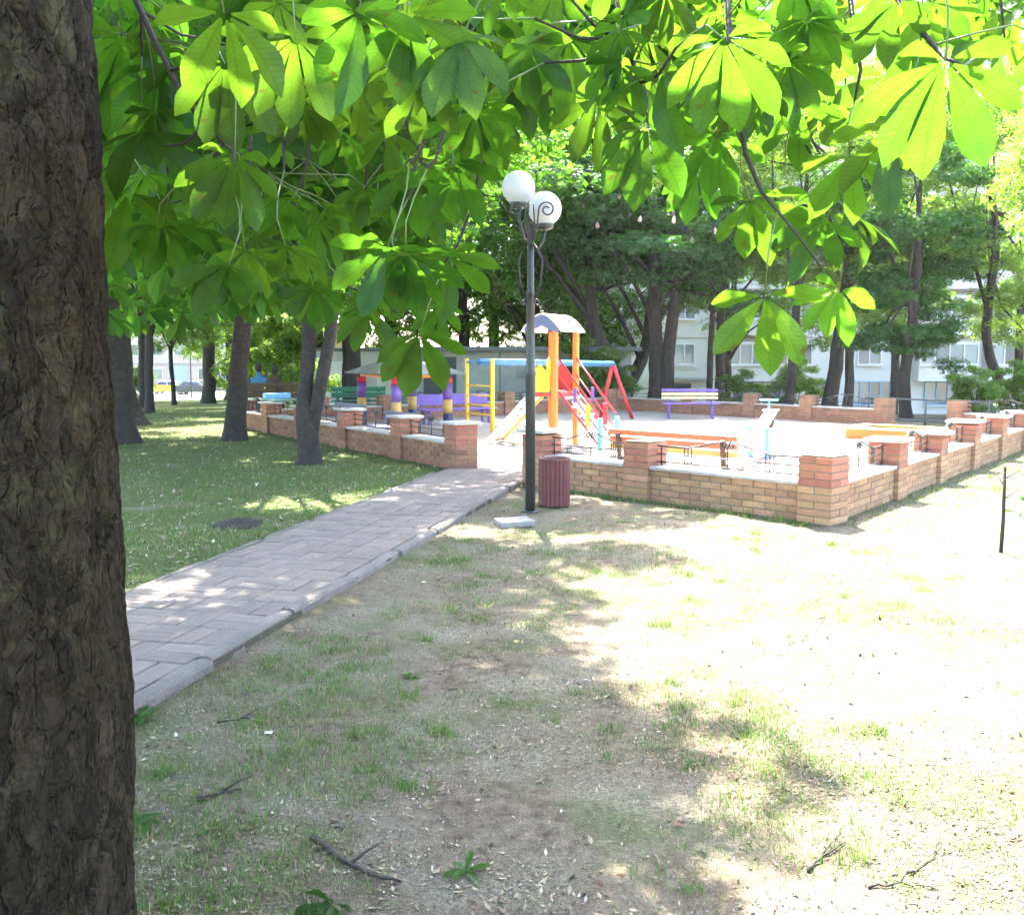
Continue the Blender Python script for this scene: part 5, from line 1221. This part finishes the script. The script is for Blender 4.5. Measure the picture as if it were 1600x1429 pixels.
# small tufts
Cn = sample(900, -2.2, 8, 2.3, 12); pxd = Cn[:, 0] + 2.40 - .228 * (Cn[:, 1] - 1.0); dn_ = fbm(Cn[:, 0], Cn[:, 1], 1.0, 41); Cn = Cn[(pxd > .15) & ~in_play(Cn) & (rng.random(len(Cn)) < np.clip((dn_ - .42) * 5, .04, 1))]
nb = rng.integers(15, 75, len(Cn)); P = np.repeat(Cn, nb, 0) + rng.normal(size=(nb.sum(), 2)) * np.repeat(rng.uniform(.02, .075, len(Cn)), nb)[:, None]
P = P[(P[:, 0] + 2.40 - .228 * (P[:, 1] - 1.0) > .05)]
blades(P, rng.uniform(.018, .058, len(P)), rng.uniform(.002, .0036, len(P)) * (1 + P[:, 1] * .07), 1.3, .12, 'grass_tufts', 'fresh green grass tufts scattered on the bare ground', 'grass')
# lawn left of the path
P = sample(170000, -30, 1, 4.2, 34); pxd = P[:, 0] + 2.40 - .228 * (P[:, 1] - 1.0)
den = fbm(P[:, 0], P[:, 1], .6, 51) * .6 + fbm(P[:, 0], P[:, 1], 2.5, 55) * .5
side = (P[:, 0] - LP.x) * LD.y - (P[:, 1] - LP.y) * LD.x
keep = (pxd < -1.44) & ((side < -.16) | (P[:, 1] > 24)) & ~in_play(P) & (rng.random(len(P)) < np.clip((den - .36) * 3.2, .05, 1))
P = P[keep]
blades(P, rng.uniform(.02, .055, len(P)), rng.uniform(.004, .008, len(P)) * (.5 + P[:, 1] * .09), 1.0, .24, 'lawn_grass', 'green mown lawn grass left of the path', 'grass')
# verge along the right wall
P = np.stack([rng.uniform(-.15, 13, 9000), rng.uniform(-1, -.14, 9000)], 1); Q = np.stack([C0.x + RD.x * P[:, 0] - (-RD.y) * (-P[:, 1]), C0.y + RD.y * P[:, 0] + RD.x * P[:, 1]], 1)
Q2 = np.stack([C0.x + FD.x * P[:, 0] * .26 - .14 * 0 + FD.y * (-rng.random(9000) * .25 - .14), C0.y + FD.y * P[:, 0] * .26 - FD.x * (-rng.random(9000) * .25 - .14)], 1)
Q = np.concatenate([Q[rng.random(len(Q)) < .7], Q2[::4]]); Q = Q[~in_play(Q)]
blades(Q, rng.uniform(.02, .10, len(Q)) * rng.random(len(Q)), rng.uniform(.004, .009, len(Q)), 1.0, .2, 'wall_grass', 'taller weeds and grass along the foot of the brick walls', 'grass')
# leaf litter
M_li = [mat('litter_tan', (.31, .245, .16), .9, (.22, .165, .10), 30, isl=.4), mat('litter_cream', (.48, .42, .31), .9, (.36, .31, .22), 30, isl=.2), mat('litter_brown', (.17, .095, .05), .9, (.10, .06, .035), 30, isl=.3), mat('litter_olive', (.17, .18, .07), .9, (.12, .12, .05), 30, isl=.3)]
def litter(P, smin, smax, probs, name, label, lift=.004):
    n = len(P); z = grounds(P) + lift
    s = rng.uniform(smin, smax, n) * (1 + rng.random(n) ** 4 * 1.2); base = np.stack([P[:, 0], P[:, 1], z], 1)
    TV = np.array([(-.5, 0, .08), (0, -.19, 0), (.5, .02, .14), (.02, .2, .03)]); TF = np.array([(0, 1, 2), (0, 2, 3)])
    N = rng.normal(size=(n, 3)) * .38 + np.array([0, 0, 1.0]); V, F_ = scatter(base, N, s, (TV, TF), 77)
    mi = np.repeat(rng.choice(4, n, p=probs), 2); o = link(name, np_mesh(name, V, F_, mi), M_li); tag(o, label, 'leaf litter', kind='stuff')
P = sample(190000, -2.3, 9, 2.15, 13); pxd = P[:, 0] + 2.40 - .228 * (P[:, 1] - 1.0)
den = fbm(P[:, 0], P[:, 1], 1.3, 61); P = P[(pxd > .0) & ~in_play(P) & (rng.random(len(P)) < np.clip((den - .33) * 3.4, .10, 1))]
litter(P, .004, .016, [.42, .10, .33, .15], 'leaf_litter', 'dry leaf crumbs, petals and catkins strewn over the bare ground')
P = sample(12000, -2.3, 9, 2.15, 13); pxd = P[:, 0] + 2.40 - .228 * (P[:, 1] - 1.0)
den = fbm(P[:, 0], P[:, 1], 1.1, 67); P = P[(pxd > .0) & ~in_play(P) & (rng.random(len(P)) < np.clip((den - .45) * 5, .06, 1))]
litter(P, .012, .030, [.42, .10, .38, .10], 'dry_leaves', 'larger curled brown and tan dry leaves on the bare ground')
P = sample(14000, -30, 1, 4.5, 26); pxd = P[:, 0] + 2.40 - .228 * (P[:, 1] - 1.0); P = P[(pxd < -1.44) & ~in_play(P)]
litter(P, .015, .05, [.45, .25, .2, .10], 'lawn_litter', 'scattered dry leaves on the shaded lawn', .012)
P = sample(1300, -3, 1.2, 4, 13.4); P = P[on_path(P[:, 0], P[:, 1])]
litter(P, .008, .022, [.35, .3, .25, .10], 'path_litter', 'petals and crumbs of dry leaf on the paved path', .064)

# ================================================================== single things on the ground
def gpt(px, py): 
    p = at(px, py, 1.0); d = p - camp; t = -EYE / d.z; q = camp + d * t; return Vector((q.x, q.y, float(relief(np.array(q.x), np.array(q.y)))))
def stick(pix, rad, label, side=None):
    pts = [gpt(*p) for p in pix]; b0 = pts[0].copy(); r_ = MB()
    P_ = []
    for a_, c_ in zip(pts[:-1], pts[1:]):
        for s in range(4): q = a_.lerp(c_, s / 4); P_.append(q - b0 + Vector((random.gauss(0, .004), random.gauss(0, .004), rad * 1.0 + random.uniform(0, .006))))
    P_.append(pts[-1] - b0 + Vector((0, 0, rad)))
    r_.tube(P_, [rad * (1.1 - .7 * i / (len(P_) - 1)) for i in range(len(P_))], 7)
    m_ = len(P_) // 2
    r_.tube([P_[m_], P_[m_] + Vector((.05, .05, .02)), P_[m_] + Vector((.09, .12, .012))], [rad * .6, rad * .45, rad * .2], 5)
    o = r_.build('fallen_twig', M_twig, loc=b0); tag(o, label, 'twig', 'fallen twigs on the bare ground')
stick([(492, 1315), (525, 1345), (570, 1370), (626, 1382)], .010, 'longest dark fallen branch curving over the ground near the bottom edge')
stick([(308, 1252), (345, 1248), (378, 1238)], .009, 'short dark twig near the big trunk')
stick([(340, 1126), (380, 1124), (425, 1123)], .004, 'thin pale straight twig below the path kerb')
stick([(1262, 1362), (1285, 1335), (1320, 1318)], .006, 'twig lying in the bright sunlit ground, left of three')
stick([(1360, 1388), (1410, 1384), (1465, 1396)], .004, 'flat thin twig at the bottom of the sunlit ground')
stick([(1420, 1370), (1455, 1345), (1468, 1316)], .004, 'upright looking bent twig on the sunlit ground at right')
fl = gpt(520, 1418)
o = link('fallen_leaf', LEAF[1].copy(), loc=fl + Vector((0, 0, .02)), rot=(.15, -.1, 2.2), scale=.8); tag(o, 'fresh green chestnut leaf fallen at the bottom edge of the picture', 'leaf')
for i, (px, py, s, lb_) in enumerate(((215, 1128, .09, 'broad leaved weed beside the kerb at the big trunk'), (640, 1060, .05, 'small dark green weed in the middle of the bare ground'), (728, 1365, .06, 'grey green weed near the bottom centre'), (220, 1290, .07, 'green weed at the foot of the big trunk'))):
    p = gpt(px, py); w_ = empty('weed', p, 0, lb_, 'weed'); rr_ = random.Random(i)
    for k in range(7):
        V, Fq, U = leaflet(s * rr_.uniform(.8, 1.3), s * .42, .2, .55); me = np_mesh('leaf', V, Fq, smooth=True, uv=U); me.materials.append(M_leaf2)
        link('leaf', me, parent=w_, loc=(0, 0, .004), rot=(R(rr_.uniform(15, 50)), 0, k * .9 + rr_.uniform(-.2, .2)))
for i, (px, py, lb_) in enumerate(((420, 1148, 'scrap of white paper near the kerb'), (662, 912, 'scrap of white paper in the grass right of the path'))):
    p = gpt(px, py); V = [(x * .016, y * .013, .012 + .008 * noise.noise(Vector((x, y, i * 3.0)))) for x in range(-1, 2) for y in range(-1, 2)]
    o = MB().add(V, [(0, 1, 4, 3), (1, 2, 5, 4), (3, 4, 7, 6), (4, 5, 8, 7)]).build('paper_scrap', M_white, loc=p, rot=(0, 0, i)); tag(o, lb_, 'paper')
for i, (px, py, lb_) in enumerate(((807, 1020, 'single yellow dandelion flower in the middle of the ground'),)):
    p = gpt(px, py); dn = empty('dandelion', p, 0, lb_, 'flower'); MB().tube([(0, 0, 0), (.004, 0, .03), (.002, .003, .055)], .0018, 5).build('stem', M_stalk, dn)
    f_ = MB()
    for k in range(16): a = k * .3927; f_.add([(0, 0, .055), (.013 * math.cos(a - .16), .013 * math.sin(a - .16), .060), (.016 * math.cos(a), .016 * math.sin(a), .061), (.013 * math.cos(a + .16), .013 * math.sin(a + .16), .060)], [(0, 1, 2, 3)])
    f_.build('petals', M_yellow, dn)
# soil mound on the lawn
p = gpt(372, 818); V = []; nr = 14
mm = MB(); 
for i in range(nr):
    for k in range(28):
        a = 2 * math.pi * k / 28; q = i / (nr - 1); x, y = .30 * q * math.cos(a), .36 * q * math.sin(a); V.append((x, y, .055 * (1 - q ** 2) ** 1.2 + .02 * noise.noise(Vector((x * 14, y * 14, 3))) * (1 - q * .6) - .008 * q))
mm.add(V, [(i * 28 + k, i * 28 + (k + 1) % 28, (i + 1) * 28 + (k + 1) % 28, (i + 1) * 28 + k) for i in range(nr - 1) for k in range(28)], 0, True)
tag(mm.build('soil_mound', mat('dark_soil', (.045, .034, .026), 1.0, (.02, .016, .012), 25, .9, 60), loc=p), 'low mound of dark soil on the lawn left of the path', 'soil')
# sapling with its stake
sp0 = gpt(1564, 862); sg = empty('sapling', sp0, 0, 'thin bare stemmed sapling in the sunlit grass at the right edge', 'sapling')
MB().tube([(0, 0, -.03), (.005, 0, .3), (.0, .01, .72)], [.017, .016, .014], 8).build('stem', M_twig, sg)
tws = MB()
for k, (z, dx, dy, dz) in enumerate(((.62, .22, .05, .06), (.45, .16, -.06, .08), (.36, .2, .08, -.02), (.55, -.05, .12, .1))): tws.tube([(0, 0, z), (dx * .6, dy * .6, z + dz), (dx, dy, z + dz * .8)], [.006, .004, .002], 5)
tws.build('side_shoots', M_twig, sg)
for k, (x, y, z) in enumerate(((.22, .05, .67), (.16, -.06, .51), (.2, .08, .34), (.12, 0, .48), (.15, .03, .65), (-.05, .12, .63), (.1, .05, .35))):
    V, Fq, U = leaflet(.07, .035, .2, .4); me = np_mesh('leaf', V, Fq, smooth=True, uv=U); me.materials.append(M_leaf2); link('leaf', me, parent=sg, loc=(x, y, z), rot=(R(-20), R(10 * k), k * 1.1))

# ================================================================== thin air volume, added in place of lens glare
m, nt, out = newmat('glare_veil_air'); pv = nd(nt, 'ShaderNodeVolumePrincipled'); nt.links.new(pv.outputs[0], out.inputs['Volume'])
pv.inputs['Color'].default_value = (.97, .98, 1, 1); pv.inputs['Density'].default_value = 0.00022; pv.inputs['Anisotropy'].default_value = 0.25
hz = MB().box((0, 0, 13.5), (2200, 2200, 34)).build('glare_veil', m); tag(hz, 'thin air volume added in place of veiling lens glare', 'glare_veil', kind='stuff')
scene.cycles.volume_bounces = 0
